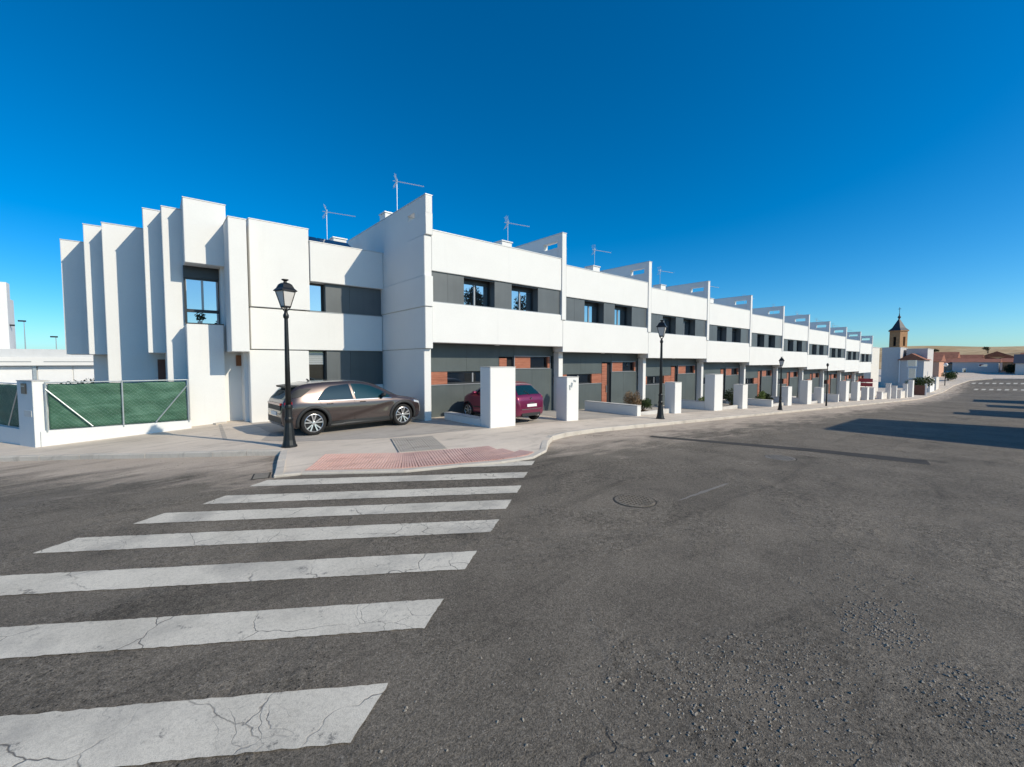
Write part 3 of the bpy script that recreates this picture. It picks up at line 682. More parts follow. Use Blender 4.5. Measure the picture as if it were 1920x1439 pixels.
for i, a in enumerate(P_):
    p_ = pillar(*a)
    if i == 1:     # slanting metal lettering, three pieces
        m = MB()
        for (x, z, w, h_, rot) in ((.16, 1.30, .05, .20, .15), (.27, 1.40, .09, .18, -.25), (.44, 1.55, .15, .06, -.35)):
            b0 = len(m.v); m.box(-w/2, w/2, -.014, -.001, -h_/2, h_/2)
            for k in range(b0, len(m.v)):
                X, Y_, Z_ = m.v[k]; m.v[k] = (x+X*math.cos(rot)-Z_*math.sin(rot), Y_, z+X*math.sin(rot)+Z_*math.cos(rot))
        m.build('lettering', 'galvanised', p_)
def low_wall(x, y0, y1, h, label, w=.30, top=None):
    z = zp(x, 11.5); t_ = thing('garden_wall', label, 'garden wall', (x, y0, z), group='low white garden walls between driveways')
    MB().box(0, w, 0, y1-y0, -.3, h).build('body', 'white_render', t_, bevel=.01); MB().box(-.01, w+.01, -.01, y1-y0, h, h+.03).build('coping', 'low_wall_top', t_)
for a in ((8.565, 11.85, 14.22, .24, 'low white wall from the wide tall pillar back to the corner wall'), (17.0, 11.27, 14.4, .46, 'low white wall ending left of the dry brown shrub'),
          (24.70, 11.85, 14.4, .46, 'low wall behind the second wide tall pillar'), (33.5, 11.27, 14.4, .45, 'low white wall ending left of the third street lamp'),
          (41.42, 11.85, 14.4, .46, 'low wall behind the third wide tall pillar'), (50.7, 11.27, 14.4, .72, 'low white wall ending before the two far tall pillars')): low_wall(*a)
for x0, x1, lab in ((17.33, 20.28, 'thin garden kerb under the dry brown shrub'), (25.8, 28.5, 'low garden front between the second wide pillar and the next'), (33.85, 36.75, 'low garden front left of the third street lamp pillar'), (42.6, 45.2, 'low garden front right of the straw coloured bush')):
    z = zp((x0+x1)/2, 12); o = MB().box(x0, x1, 11.52, 11.64, z-.3, z+.18).build('garden_kerb', 'low_wall_top'); tag(o, lab, 'garden kerb', 'garden kerbs in front of the beds')

# ------------------------------------------------------------------ fence on the left
fz = -.28
fw_ = thing('fence_wall', 'low white wall carrying the green mesh fence', 'wall', (0, 0, 0))
MB().box(-2.50, .985, 18.10, 18.34, -.8, .21).build('body', 'white_render', fw_, bevel=.01)
fp = thing('fence_pillar', 'white pillar with dark letterbox at the corner of the green fence', 'pillar', (-2.61, 18.1, 0), math.atan2(.907, -.42))
MB().box(0, 1.05, -.36, 0, -.8, 1.64).build('body', 'white_render', fp, bevel=.01); MB().box(-.01, 1.06, -.37, .01, 1.64, 1.665).build('coping', 'low_wall_top', fp)
bx('letterbox', 'frame_dark', fp, .38, .66, .0, .035, 1.28, 1.58); bx('letterbox_slot', 'galvanised', fp, .42, .62, .035, .04, 1.49, 1.51)
bx('plate', 'grey_coping', fp, .12, .62, .0, .012, .62, .80)
def fence(label, ox, oy, rz, L, z0, z1, braces):
    t_ = thing('mesh_fence', label, 'fence', (ox, oy, 0), rz)
    r2 = random.Random(int(L*10)); nx, nz = 60, 14; m = MB()
    for j in range(nz+1):
        for i in range(nx+1):
            x = .04+(L-.08)*i/nx; z = z0+.02+(z1-z0-.05)*j/nz
            y = .012*math.sin(x*5.1+z*3)+.008*math.sin(x*13+z*9)+.006*math.sin(z*17)+(-.012 if j == nz else 0)*math.sin(x*9)
            m.v.append((x, y+.03, z-(.018*abs(math.sin(x*2.6)) if j == nz else 0)))
    for j in range(nz):
        for i in range(nx): a = j*(nx+1)+i; m.f.append((a, a+1, a+nx+2, a+nx+1))
    o = m.build('mesh_screen', 'green_mesh', t_, smooth=True); so = o.modifiers.new('thick', 'SOLIDIFY'); so.thickness = .004
    # chain link wires
    m = MB(); st = .11; h = z1-z0; k = -int(h/st)-1
    while k*st < L:
        for sg in (1, -1):
            xa, xb = k*st, k*st+h
            if sg < 0: xa, xb = xb, xa
            pa, pb = Vector((xa, -.012, z0)), Vector((xb, -.012, z1))
            def clip(p, q):
                for e in (0, L):
                    for (u, v) in ((p, q), (q, p)):
                        if (u.x < 0 and e == 0) or (u.x > L and e == L):
                            f = (e-u.x)/(v.x-u.x); u.z = u.z+(v.z-u.z)*f; u.x = e
                return p, q
            if max(xa, xb) > 0 and min(xa, xb) < L:
                pa, pb = clip(pa, pb); m.tube([pa, pb], .0008, 3, False)
        k += 1
    m.build('chain_link', 'galvanised', t_)
    for x in ([0, L/2, L] if L < 5 else [0, L/4, L/2, L*.75, L]): MB().tube([(x, -.03, z0-.05), (x, -.03, z1+.02)], .024, 8).build('post', 'galvanised', t_)
    MB().tube([(0, -.03, z1), (L, -.03, z1)], .017, 8).build('rail', 'galvanised', t_)
    for a, b in braces: MB().tube([(a[0], -.05, a[1]), (b[0], -.05, b[1])], .019, 8).build('brace', 'galvanised', t_)
fence('green mesh fence with diagonal braces on the low white wall beside the corner house', -2.36, 18.14, 0, 3.28, .21, 1.60, [((0, 1.42), (.95, .25)), ((3.26, 1.40), (2.42, .24))])
tt = 1.07; fdir = math.atan2(.907, -.42)
wl2 = thing('fence_wall', 'low white wall left of the letterbox pillar, running away from the street', 'wall', (-2.61, 18.1, 0), fdir)
MB().box(1.05, 9.5, -.30, -.04, -.9, .20).build('body', 'white_render', wl2, bevel=.01)
fence('green mesh fence in shade left of the letterbox pillar', -2.61-.42*9.3+.907*.10, 18.1+.907*9.3+.42*.10, fdir+math.pi, 8.22, .20, 1.55, [((8.15, 1.4), (7.3, .25))])
st_ = MB().box(1.62, 2.02, 18.30, 18.45, -.02, .035, .5).build('loose_stone', 'kerb_concrete', None); tag(st_, 'loose flat grey stone lying by the corner house wall', 'stone')

# ------------------------------------------------------------------ street lamps
def street_lamp(x, y, label, s=1.0):
    t_ = thing('street_lamp', label, 'street lamp', (x, y, zp(x, y)), R(20), group='black lantern street lamps')
    t_.scale = (s, s, s)
    MB().lathe([(.19, 0), (.19, .03), (.165, .06), (.14, .18), (.108, .50), (.092, .62), (.096, .66), (.108, .70), (.108, .74), (.086, .78), (.082, .98), (.10, 1.02), (.10, 1.06), (.076, 1.10)], 12).build('base', 'lamp_iron', t_, smooth=False)
    MB().lathe([(.070, 1.08), (.058, 2.2), (.045, 3.28), (.045, 3.30), (.068, 3.34), (.068, 3.40), (.045, 3.44), (.036, 3.52)], 14).build('column', 'lamp_iron', t_, smooth=True)
    l = MB().lathe([(.115, 3.58), (.125, 3.60), (.125, 3.62), (.10, 3.63)], 4, sq=True).build('lantern', 'lamp_iron', t_)
    m = MB()
    for k in range(4):
        a = math.pi/4+k*math.pi/2; m.tube([(.115*math.cos(a), .115*math.sin(a), 3.61), (.235*math.cos(a), .235*math.sin(a), 4.0)], .011, 5)
        b = a; m.tube([(.04*math.cos(b), .04*math.sin(b), 3.50), (.115*math.cos(b), .115*math.sin(b), 3.60)], .011, 5)
    m.build('lantern_frame', 'lamp_iron', l)
    for k in range(4):
        a0, a1 = math.pi/4+k*math.pi/2, math.pi/4+(k+1)*math.pi/2; r0, r1 = .108, .224; m = MB()
        m.quad((r0*math.cos(a0), r0*math.sin(a0), 3.625), (r0*math.cos(a1), r0*math.sin(a1), 3.625), (r1*math.cos(a1), r1*math.sin(a1), 3.985), (r1*math.cos(a0), r1*math.sin(a0), 3.985))
        m.build('lantern_pane', 'lamp_glass', l)
    MB().lathe([(.235, 3.985), (.285, 4.0), (.275, 4.025), (.215, 4.075), (.165, 4.165), (.105, 4.205), (.05, 4.22)], 4, sq=True).build('lantern_roof', 'lamp_iron', l)
    MB().lathe([(.05, 4.21), (.035, 4.25), (.09, 4.285), (.085, 4.30), (.0, 4.305)], 8).build('finial', 'lamp_iron', l)
street_lamp(2.68, 12.16, 'black lantern street lamp at the corner, in front of the brown car')
street_lamp(17.0, 10.1, 'black lantern street lamp beside the dry shrub and second house', 1.0)
street_lamp(30.3, 9.7, 'small black lantern street lamp between the sixth house and the kerb', .78)
pole = thing('dark_pole', 'thin dark pole on the kerb far down the row', 'pole', (40.5, 9.75, zp(40.5, 9.75)))
MB().tube([(0, 0, -.1), (0, 0, .8), (0, 0, 3.1)], [.07, .045, .03], 8).build('post', 'lamp_iron', pole); MB().lathe([(.05, 3.1), (.10, 3.25), (.05, 3.35), (0, 3.38)], 8).build('lantern', 'lamp_iron', pole)

# ------------------------------------------------------------------ cars (local: x forward from the rear bumper, y left, z up)
def spline(pts):
    xs = [p[0] for p in pts]; ys = [p[1] for p in pts]; n = len(xs)
    d = [(ys[i+1]-ys[i])/(xs[i+1]-xs[i]) for i in range(n-1)]
    m = [d[0]]+[0 if d[i-1]*d[i] <= 0 else 2*d[i-1]*d[i]/(d[i-1]+d[i]) for i in range(1, n-1)]+[d[-1]]
    def f(x):
        if x <= xs[0]: return ys[0]
        if x >= xs[-1]: return ys[-1]
        i = 0
        while x > xs[i+1]: i += 1
        h = xs[i+1]-xs[i]; t_ = (x-xs[i])/h; t2, t3 = t_*t_, t_*t_*t_
        return (2*t3-3*t2+1)*ys[i]+(t3-2*t2+t_)*h*m[i]+(-2*t3+3*t2)*ys[i+1]+(t3-t2)*h*m[i+1]
    return f
class Car:
    def __init__(s, C):
        s.C = C; s.L = C['L']; s.zt = spline(C['top']); s.w = spline(C['plan']); s.belt = spline(C['belt']); s.wr = spline(C['roofw']); s.zb = spline(C['bottom'])
    def ring(s, x):
        zt, w, z0 = s.zt(x), s.w(x), s.zb(x); zb = min(s.belt(x), zt-.045); wr = min(s.wr(x), w*.93)
        lift = max(0, zt-zb)
        k = smooth01(.05, .30, lift)
        wr = wr*k+(w*.90)*(1-k)
        rail = zt-(s.C.get('rail', .085)*k+.022*(1-k))
        rail = max(rail, zb+.012)
        P = [(0, z0), (w*.80, z0), (w*.955, z0+.07), (w*.99, z0+(zb-z0)*.33), (w, z0+(zb-z0)*.60), (w*.992, z0+(zb-z0)*.84), (w*.965, zb), (w*.965*.5+wr*.5+.018*k, zb+(rail-zb)*.52), (wr, rail), (wr*.80, zt-(zt-rail)*.30), (wr*.42, zt-(zt-rail)*.06), (0, zt)]
        return P
    def fine(s, x, sub=6):
        P = s.ring(x); out = []
        for i in range(len(P)-1):
            p0, p1, p2, p3 = P[max(i-1, 0)], P[i], P[i+1], P[min(i+2, len(P)-1)]
            for k in range(sub):
                t_ = k/sub; t2, t3 = t_*t_, t_*t_*t_
                q = [.5*((2*p1[c])+(-p0[c]+p2[c])*t_+(2*p0[c]-5*p1[c]+4*p2[c]-p3[c])*t2+(-p0[c]+3*p1[c]-3*p2[c]+p3[c])*t3) for c in (0, 1)]
                out.append((max(q[0], 0), q[1]))
        out.append(P[-1])
        cr = s.C.get('crease')
        if cr:
            (xa, za), (xb, zb_) = cr
            g = smooth01(xa-.25, xa+.35, x)*(1-smooth01(xb-.1, xb+.25, x)); zl = za+(zb_-za)*(x-xa)/(xb-xa)
            out = [(y-g*.046*smooth01(0, .10, zl-z)*(1-.6*smooth01(.1, .5, zl-z))*(1 if y > .5 and z > .28 else 0), z) for y, z in out]
        return out
    def side(s, x, z):            # half width of the flank at height z
        P = s.fine(x); best = None
        for (y0, z0), (y1, z1) in zip(P[6:], P[7:]):
            if z0 <= z <= z1 and z1 > z0: best = y0+(y1-y0)*(z-z0)/(z1-z0)
        return best if best is not None else (P[12][0] if z < P[12][1] else 0)
    def top(s, x, y):
        P = s.fine(x); y = abs(y)
        for (y0, z0), (y1, z1) in zip(P[::-1], P[::-1][1:]):
            if y0 <= y <= y1: return z0+(z1-z0)*(y-y0)/max(1e-6, y1-y0)
        return P[-1][1]
    def flank_patch(s, root, name, mat, poly, sgn, off, nx=26, nz=8, thick=0):
        xs = [p[0] for p in poly]; a, b = min(xs)+1e-3, max(xs)-1e-3; m = MB(); cols = []
        for i in range(nx+1):
            x = a+(b-a)*i/nx; zz = []
            for (p, q) in zip(poly, poly[1:]+poly[:1]):
                if (p[0]-x)*(q[0]-x) <= 0 and p[0] != q[0]: zz.append(p[1]+(q[1]-p[1])*(x-p[0])/(q[0]-p[0]))
            lo, hi = min(zz), max(zz); cols.append(len(m.v))
            for j in range(nz+1):
                z = lo+(hi-lo)*j/nz; m.v.append((x, sgn*(s.side(x, z)+off), z))
        for i in range(nx):
            for j in range(nz): q = (cols[i]+j, cols[i+1]+j, cols[i+1]+j+1, cols[i]+j+1); m.f.append(q)
        return m.build(name, mat, root, smooth=True)
    def top_patch(s, root, name, mat, xa, xb, frac, off=(0, 0, .006), nx=16, ny=14, wa=None):
        m = MB()
        for i in range(nx+1):
            x = xa+(xb-xa)*i/nx; wr = s.ring(x)[8][0]*frac
            if wa: wr = min(wr, wa)
            for j in range(ny+1): y = -wr+2*wr*j/ny; m.v.append((x+off[0], y, s.top(x, y)+off[2]))
        for i in range(nx):
            for j in range(ny): a = i*(ny+1)+j; m.f.append((a, a+ny+1, a+ny+2, a+1))
        return m.build(name, mat, root, smooth=True)
    def shell(s, root, mat):
        n = 120; m = MB(); rows = []
        for i in range(n+1):
            u = i/n; x = s.L*(.5-.5*math.cos(math.pi*u))*.55+s.L*u*.45; x = min(max(x, .0005), s.L-.0005)
            P = s.fine(x); rows.append((len(m.v), len(P)))
            full = P+[(-y, z) for y, z in reversed(P[1:-1])]
            m.v += [(x, y, z) for y, z in full]; N = len(full)
        for (a, _), (b, _) in zip(rows, rows[1:]):
            for k in range(N): m.f.append((a+k, a+(k+1) % N, b+(k+1) % N, b+k))
        m.f.append(tuple(range(rows[0][0], rows[0][0]+N))); m.f.append(tuple(range(rows[-1][0], rows[-1][0]+N)))
        o = m.build('body', mat, root, smooth=True, merge=True)
        cut = []
        for ax in s.C['axles']:
            c = MB().lathe([(s.C['arch'], -1.2), (s.C['arch'], 1.2)], 40, (ax, 0, s.C['rw']+.01), 'y').build('cutter', 'car_plastic', root); cut.append(c)
            md = o.modifiers.new('arch', 'BOOLEAN'); md.object = c; md.operation = 'DIFFERENCE'; md.solver = 'EXACT'
        bpy.context.view_layer.update()
        dg = bpy.context.evaluated_depsgraph_get(); me = bpy.data.meshes.new_from_object(o.evaluated_get(dg))
        o.modifiers.clear(); o.data = me
        for c in cut: bpy.data.objects.remove(c)
        try: me.set_sharp_from_angle(angle=R(38))
        except Exception: pass
        MB().box(s.C['axles'][0]-.45, s.C['axles'][1]+.45, -.52, .52, s.zb(s.L/2)+.03, .72).build('underbody', 'car_plastic', root)
        return o
    def wheel(s, root, ax, sgn, spokes, tw=.215):
        r = s.C['rw']; y = sgn*(s.C['track']); yo = y+sgn*tw/2; yi = y-sgn*tw/2
        prof = [(r*.70, yi), (r*.93, yi), (r, yi+sgn*.03), (r, yo-sgn*.03), (r*.965, yo-sgn*.006), (r*.80, yo), (r*.72, yo-sgn*.012)]
        w = MB().lathe(prof, 36, (ax, 0, r), 'y', cap=False).build('wheel', 'tyre', root, smooth=True)
        MB().lathe([(.001, yo-sgn*.075), (r*.70, yo-sgn*.07), (r*.74, yo-sgn*.02)], 30, (ax, 0, r), 'y', cap=False).build('rim', 'rim_dark', w)
        m = MB().lathe([(r*.735, yo-sgn*.01), (r*.70, yo-sgn*.004), (r*.665, yo-sgn*.02)], 36, (ax, 0, r), 'y', cap=False)
        for k in range(spokes):
            a = 2*math.pi*k/spokes+.3
            for da in ((-.16, .16) if spokes == 5 else (0,)):
                b = a+da*.6; c = a+da*1.45; p0 = Vector((ax+r*.12*math.cos(b), yo-sgn*.03, r+r*.12*math.sin(b))); p1 = Vector((ax+r*.70*math.cos(c), yo-sgn*.012, r+r*.70*math.sin(c)))
                sd_ = Vector((-math.sin(c), 0, math.cos(c))); q = [p0-sd_*.016, p0+sd_*.016, p1+sd_*.021, p1-sd_*.021]; dn = Vector((0, -sgn*.03, 0))
                b0 = len(m.v); m.v += [tuple(v) for v in q]+[tuple(v+dn) for v in q]
                m.f += [(b0, b0+1, b0+2, b0+3), (b0, b0+4, b0+5, b0+1), (b0+1, b0+5, b0+6, b0+2), (b0+2, b0+6, b0+7, b0+3), (b0+3, b0+7, b0+4, b0)]
        m.build('spokes', 'rim_silver', w); MB().lathe([(r*.16, yo-sgn*.03), (r*.14, yo-sgn*.008), (.001, yo-sgn*.004)], 16, (ax, 0, r), 'y').build('hub', 'rim_silver', w)
    def arch_trim(s, root, ax, sgn, wid):
        m = MB(); n = 28; r0, r1 = s.C['arch']-.004, s.C['arch']+wid; zc = s.C['rw']+.01
        for i in range(n+1):
            a = R(-16)+R(212)*i/n
            for r in (r0, r1):
                x, z = ax+r*math.cos(a), max(zc+r*math.sin(a), s.zb(ax)+.02); x = min(max(x, .03), s.L-.03); m.v.append((x, sgn*(s.side(x, z)+.012), z))
        for i in range(n): m.f.append((2*i, 2*i+1, 2*i+3, 2*i+2))
        o = m.build('wheel_arch', 'car_plastic', root, smooth=True); sl = o.modifiers.new('t', 'SOLIDIFY'); sl.thickness = .02; sl.offset = 0
def line_patch(car, root, pts, sgn, name='door_seam', w=.008, mat='car_plastic'):
    m = MB()
    for i, (x, z) in enumerate(pts):
        d = Vector((pts[min(i+1, len(pts)-1)][0]-pts[max(i-1, 0)][0], pts[min(i+1, len(pts)-1)][1]-pts[max(i-1, 0)][1])).normalized(); nx, nz = -d.y*w/2, d.x*w/2
        for q in (1, -1): X, Z_ = x+q*nx, z+q*nz; m.v.append((X, sgn*(car.side(X, Z_)+.004), Z_))
    for i in range(len(pts)-1): m.f.append((2*i, 2*i+1, 2*i+3, 2*i+2))
    return m.build(name, mat, root)
def mirror(root, x, y, z, sgn, mat):
    h = MB(); seg = 8
    prof = [(.001, -.105), (.05, -.095), (.078, -.05), (.084, 0), (.075, .05), (.05, .09), (.001, .10)]
    o = MB().lathe(prof, 14, (0, 0, 0), 'y').build('mirror', mat, root, (x, sgn*(y+.12), z), smooth=True); o.scale = (.9, 1, .8)
    MB().tube([(x+.0, sgn*(y-.05), z-.05), (x, sgn*(y+.06), z-.03)], .02, 6).build('mirror_arm', 'car_plastic', root)

# the bronze electric hatchback
CA = dict(rail=.062, L=4.66, rw=.372, arch=.425, track=.80, axles=(.84, 3.80),
    top=[(0, .74), (.03, .97), (.07, 1.08), (.15, 1.20), (.31, 1.39), (.46, 1.50), (.68, 1.562), (1.0, 1.592), (1.4, 1.612), (2.0, 1.615), (2.5, 1.575), (2.85, 1.495), (3.2, 1.335), (3.55, 1.14), (3.70, 1.07), (4.0, 1.015), (4.3, .95), (4.5, .86), (4.61, .76), (4.66, .66)],
    plan=[(0, .66), (.03, .76), (.12, .85), (.4, .915), (.9, .94), (2.3, .935), (3.7, .935), (4.1, .915), (4.4, .84), (4.58, .72), (4.66, .58)],
    belt=[(0, .95), (.5, 1.03), (1.1, .995), (2.2, .975), (3.3, .955), (3.8, .92), (4.3, .87), (4.66, .62)],
    roofw=[(0, .72), (.4, .69), (1.0, .675), (2.0, .67), (2.8, .66), (3.3, .70), (3.8, .80), (4.66, .7)],
    bottom=[(0, .42), (.08, .30), (.35, .235), (.8, .215), (3.9, .205), (4.4, .22), (4.6, .28), (4.66, .42)], crease=((1.25, .40), (3.25, .86)))
ca = Car(CA)
bc = thing('parked_car', 'bronze brown hatchback parked on the driveway behind the street lamp', 'car', (2.78, 14.40, 0), R(3.6))
ca.shell(bc, 'paint_bronze')
for sg in (-1, 1):
    for ax in CA['axles']: ca.wheel(bc, ax, sg, 5); ca.arch_trim(bc, ax, sg, .085)
    ca.flank_patch(bc, 'side_window', 'car_glass_dark', [(.93, 1.035), (1.04, 1.18), (1.22, 1.37), (1.38, 1.45), (1.97, 1.505), (2.06, 1.025)], sg, .005)
    ca.flank_patch(bc, 'side_window', 'car_glass', [(2.13, 1.02), (2.04, 1.505), (2.38, 1.49), (2.68, 1.425), (2.98, 1.295), (3.34, 1.06), (3.30, 1.01)], sg, .005)
    ca.flank_patch(bc, 'sill', 'car_plastic', [(1.24, .235), (1.24, .375), (3.40, .385), (3.40, .235)], sg, .012)
    ca.flank_patch(bc, 'window_trim', 'car_plastic', [(.17, 1.14), (.50, 1.17), (.84, 1.40), (.50, 1.41), (.33, 1.33)], sg, .014, 14, 5)
    ca.flank_patch(bc, 'window_rail', 'chrome', [(.92, 1.01), (.92, 1.026), (3.38, .998), (3.38, .985)], sg, .006)
    line_patch(ca, bc, [(2.08, 1.06), (2.10, .9), (2.10, .5), (2.10, .34)], sg); line_patch(ca, bc, [(3.36, 1.03), (3.37, .8), (3.34, .36)], sg)
    line_patch(ca, bc, [(.98, 1.06), (1.05, .94), (1.20, .80), (1.30, .62), (1.33, .36)], sg)
    for x in (1.22, 2.26):
        m = MB().box(x, x+.19, -.012, .012, -.014, .014); m.build('door_handle', 'paint_bronze', bc, (0, sg*(ca.side(x+.09, .93)+.012), .93), bevel=.005)
    mirror(bc, 3.05, ca.side(3.05, 1.08), 1.12, sg, 'car_plastic')
    ca.flank_patch(bc, 'tail_lamp', 'lamp_red', [(.06, .93), (.06, 1.02), (.26, 1.035), (.26, .96)], sg, .007, 10, 4)
    ca.flank_patch(bc, 'headlamp', 'lamp_clear', [(4.24, .80), (4.24, .87), (4.58, .79), (4.58, .72)], sg, .008, 10, 4)
    bx('reflector', 'lamp_red', bc, .02, .05, sg*.55-.09, sg*.55+.09, .50, .54)
ca.top_patch(bc, 'roof_panel', 'roof_grey', .80, 2.60, .96, (0, 0, .004)); ca.top_patch(bc, 'windscreen', 'car_glass_dark', 2.74, 3.56, .93); ca.top_patch(bc, 'rear_window', 'car_glass_dark', .08, .46, .93)
bx('tail_light_bar', 'lamp_red', bc, -.012, .05, -.62, .62, .93, .995); bx('rear_panel', 'car_plastic', bc, -.006, .04, -.60, .60, .78, .925)
bx('rear_bumper', 'car_plastic', bc, .0, .12, -.66, .66, .40, .58); bx('number_plate', 'plate_white', bc, -.016, .0, -.26, .26, .62, .73)
sp = MB(); sp.v += [(.24, -.58, 1.42), (.24, .58, 1.42), (.62, .62, 1.515), (.62, -.62, 1.515), (.22, -.58, 1.475), (.22, .58, 1.475)]; sp.f += [(0, 1, 2, 3), (4, 3, 2, 5), (0, 4, 5, 1), (0, 3, 4), (1, 5, 2)]
sp.build('spoiler', 'car_plastic', bc); MB().tube([(1.05, 0, 1.55), (.95, 0, 1.66), (.93, 0, 1.665)], [.04, .02, .008], 6).build('roof_antenna', 'car_plastic', bc)
bx('front_grille', 'car_plastic', bc, 4.60, 4.672, -.45, .45, .34, .56)

# the purple city car
CB = dict(L=3.46, rw=.292, arch=.335, track=.70, axles=(.62, 2.84),
    top=[(0, .62), (.03, .83), (.08, .96), (.20, 1.10), (.38, 1.28), (.55, 1.40), (.85, 1.465), (1.3, 1.488), (1.8, 1.46), (2.1, 1.38), (2.4, 1.22), (2.68, 1.04), (2.9, .97), (3.15, .88), (3.34, .76), (3.43, .62), (3.46, .52)],
    plan=[(0, .52), (.03, .62), (.12, .71), (.35, .785), (.8, .815), (2.6, .81), (3.0, .77), (3.25, .68), (3.40, .54), (3.46, .42)],
    belt=[(0, .86), (.4, .97), (1.2, .95), (2.3, .92), (2.8, .88), (3.2, .78), (3.46, .48)],
    roofw=[(0, .56), (.4, .555), (1.0, .56), (1.8, .56), (2.3, .58), (2.8, .66), (3.46, .5)],
    bottom=[(0, .40), (.08, .28), (.3, .22), (.6, .20), (2.9, .19), (3.3, .22), (3.46, .36)])
cb = Car(CB)
pc = thing('parked_car', 'purple small hatchback nose-in at the first house, half hidden by the wide pillar', 'car', (10.50, 11.36, zp(10.5, 12)+.02), R(92))
cb.shell(pc, 'paint_purple')
for sg in (-1, 1):
    for ax in CB['axles']: cb.wheel(pc, ax, sg, 7, .18); cb.arch_trim(pc, ax, sg, .02)
    cb.flank_patch(pc, 'side_window', 'car_glass_dark', [(.74, .99), (.82, 1.30), (1.22, 1.37), (1.25, .98)], sg, .005)
    cb.flank_patch(pc, 'side_window', 'car_glass_dark', [(1.33, .975), (1.30, 1.375), (1.70, 1.36), (2.0, 1.27), (2.42, .98), (2.40, .96)], sg, .005)
    line_patch(cb, pc, [(1.29, .97), (1.22, .7), (1.20, .30)], sg); line_patch(cb, pc, [(2.44, .95), (2.46, .6), (2.42, .30)], sg)
    cb.flank_patch(pc, 'sill', 'car_plastic', [(1.0, .20), (1.0, .27), (2.48, .27), (2.48, .20)], sg, .008); cb.flank_patch(pc, 'side_moulding', 'car_plastic', [(1.0, .47), (1.0, .51), (2.48, .50), (2.48, .46)], sg, .010)
    bx('door_handle', 'chrome', pc, 1.36, 1.50, sg*(cb.side(1.4, .80)+.012)-.012, sg*(cb.side(1.4, .80)+.012)+.012, .79, .815)
    mirror(pc, 2.28, cb.side(2.28, .98), 1.03, sg, 'paint_purple')
    m = MB().lathe([(.001, -.018), (.07, -.016), (.095, 0), (.095, .02)], 20, (0, 0, 0), 'x').build('tail_lamp', 'lamp_red', pc, (.085, sg*.595, .84)); m.scale = (1, .72, 1.35)
    m = MB().lathe([(.10, -.02), (.10, .02), (.07, .035), (.001, .04)], 20, (0, 0, 0), 'x').build('headlamp', 'lamp_clear', pc, (3.20, sg*.55, .76))
    bx('reflector', 'lamp_red', pc, .02, .05, sg*.50-.07, sg*.50+.07, .40, .435)
cb.top_patch(pc, 'windscreen', 'car_glass_dark', 1.98, 2.60, .93); cb.top_patch(pc, 'rear_window', 'car_glass', .14, .47, .86, (-.006, 0, .004))
bx('bumper_strip', 'chrome', pc, -.016, .02, -.50, .50, .505, .53); pl_ = bx('number_plate', 'plate_white', pc, -.020, .02, -.24, .24, .60, .70)
bx('plate_lamp', 'chrome', pc, -.024, .02, -.12, .12, .735, .757); MB().lathe([(.001, -.012), (.035, -.010), (.035, .01)], 18, (.03, 0, .90), 'x').build('badge', 'chrome', pc)
bx('rear_valance', 'car_plastic', pc, .012, .12, -.46, .46, .27, .38); MB().tube([(.0, -.34, .27), (.3, -.34, .27)], .03, 10).build('exhaust', 'chrome', pc)
w_ = MB().tube([(.10, 0, 1.03), (.24, .18, 1.17)], .008, 5).build('rear_wiper', 'car_plastic', pc)

# ------------------------------------------------------------------ plants
def foliage(name, mat, par, blobs, n, size, seed, loc=None):
    r = random.Random(seed); m = MB(); tot = sum(b[3]*b[4]*b[5] for b in blobs)**1 if False else None
    vols = [b[3]*b[4]*b[5] for b in blobs]; S = sum(vols)
    for b, vv in zip(blobs, vols):
        for _ in range(max(4, int(n*vv/S))):
            while True:
                q = Vector((r.uniform(-1, 1), r.uniform(-1, 1), r.uniform(-1, 1)))
                if q.length < 1 and (q.length > .45 or r.random() < .35): break
            p = Vector((b[0]+q.x*b[3], b[1]+q.y*b[4], b[2]+q.z*b[5])); d = Vector((r.gauss(0, 1), r.gauss(0, 1), r.gauss(.3, .8))).normalized()
            e = d.orthogonal().normalized(); e = (Matrix.Rotation(r.uniform(0, 6.28), 3, d) @ e); L = size*r.uniform(.6, 1.4)
            m.quad(p, p+d*L*.5+e*L*.30, p+d*L, p+d*L*.5-e*L*.30)
    return m.build(name, mat, par, loc)
def shrub(x, y, rx, ry, h, mat, label, n=1500, size=.075, seed=1, twigs=True, lift=.03):
    z = zp(x, y)+lift; t_ = thing('shrub', label, 'shrub', (x, y, z), group='shrubs in the front gardens'); r = random.Random(seed); blobs = []
    for k in range(9):
        a = r.uniform(0, 6.28); q = r.uniform(.1, .75); s_ = r.uniform(.28, .5)
        blobs.append((rx*q*math.cos(a), ry*q*math.sin(a), h*r.uniform(.3, .78), rx*s_, ry*s_, h*r.uniform(.18, .32)))
    m = MB()
    for k in range(14):
        b = blobs[k % 9]; m.tube([(r.uniform(-.08, .08), r.uniform(-.08, .08), -.05), (b[0]*.5, b[1]*.5, b[2]*.5), (b[0], b[1], b[2]+b[5]*.6)], [.014, .010, .004], 5)
    m.build('stems', 'bark', t_); foliage('foliage', mat, t_, blobs, n, size, seed+9)
shrub(18.25, 12.45, .72, .5, 1.02, 'leaf_dry', 'dry brown shrub left of the second street lamp', 2600, .055, 2)
shrub(19.35, 12.5, .7, .5, .72, 'leaf_green', 'low grey green shrub right of the dry brown one, behind the lamp', 2200, .06, 3)
shrub(26.9, 12.6, .9, .5, .65, 'leaf_lime', 'bright green low shrub between second wide pillar and the next', 1800, .07, 4)
shrub(34.9, 12.5, .75, .5, 1.0, 'leaf_lime', 'light green bush in the bed left of the third lamp', 1600, .08, 5)
shrub(33.95+2.2, 12.7, .9, .6, .85, 'leaf_dark', 'dark green hedge shrub in the bed beside the third lamp', 1800, .08, 6)
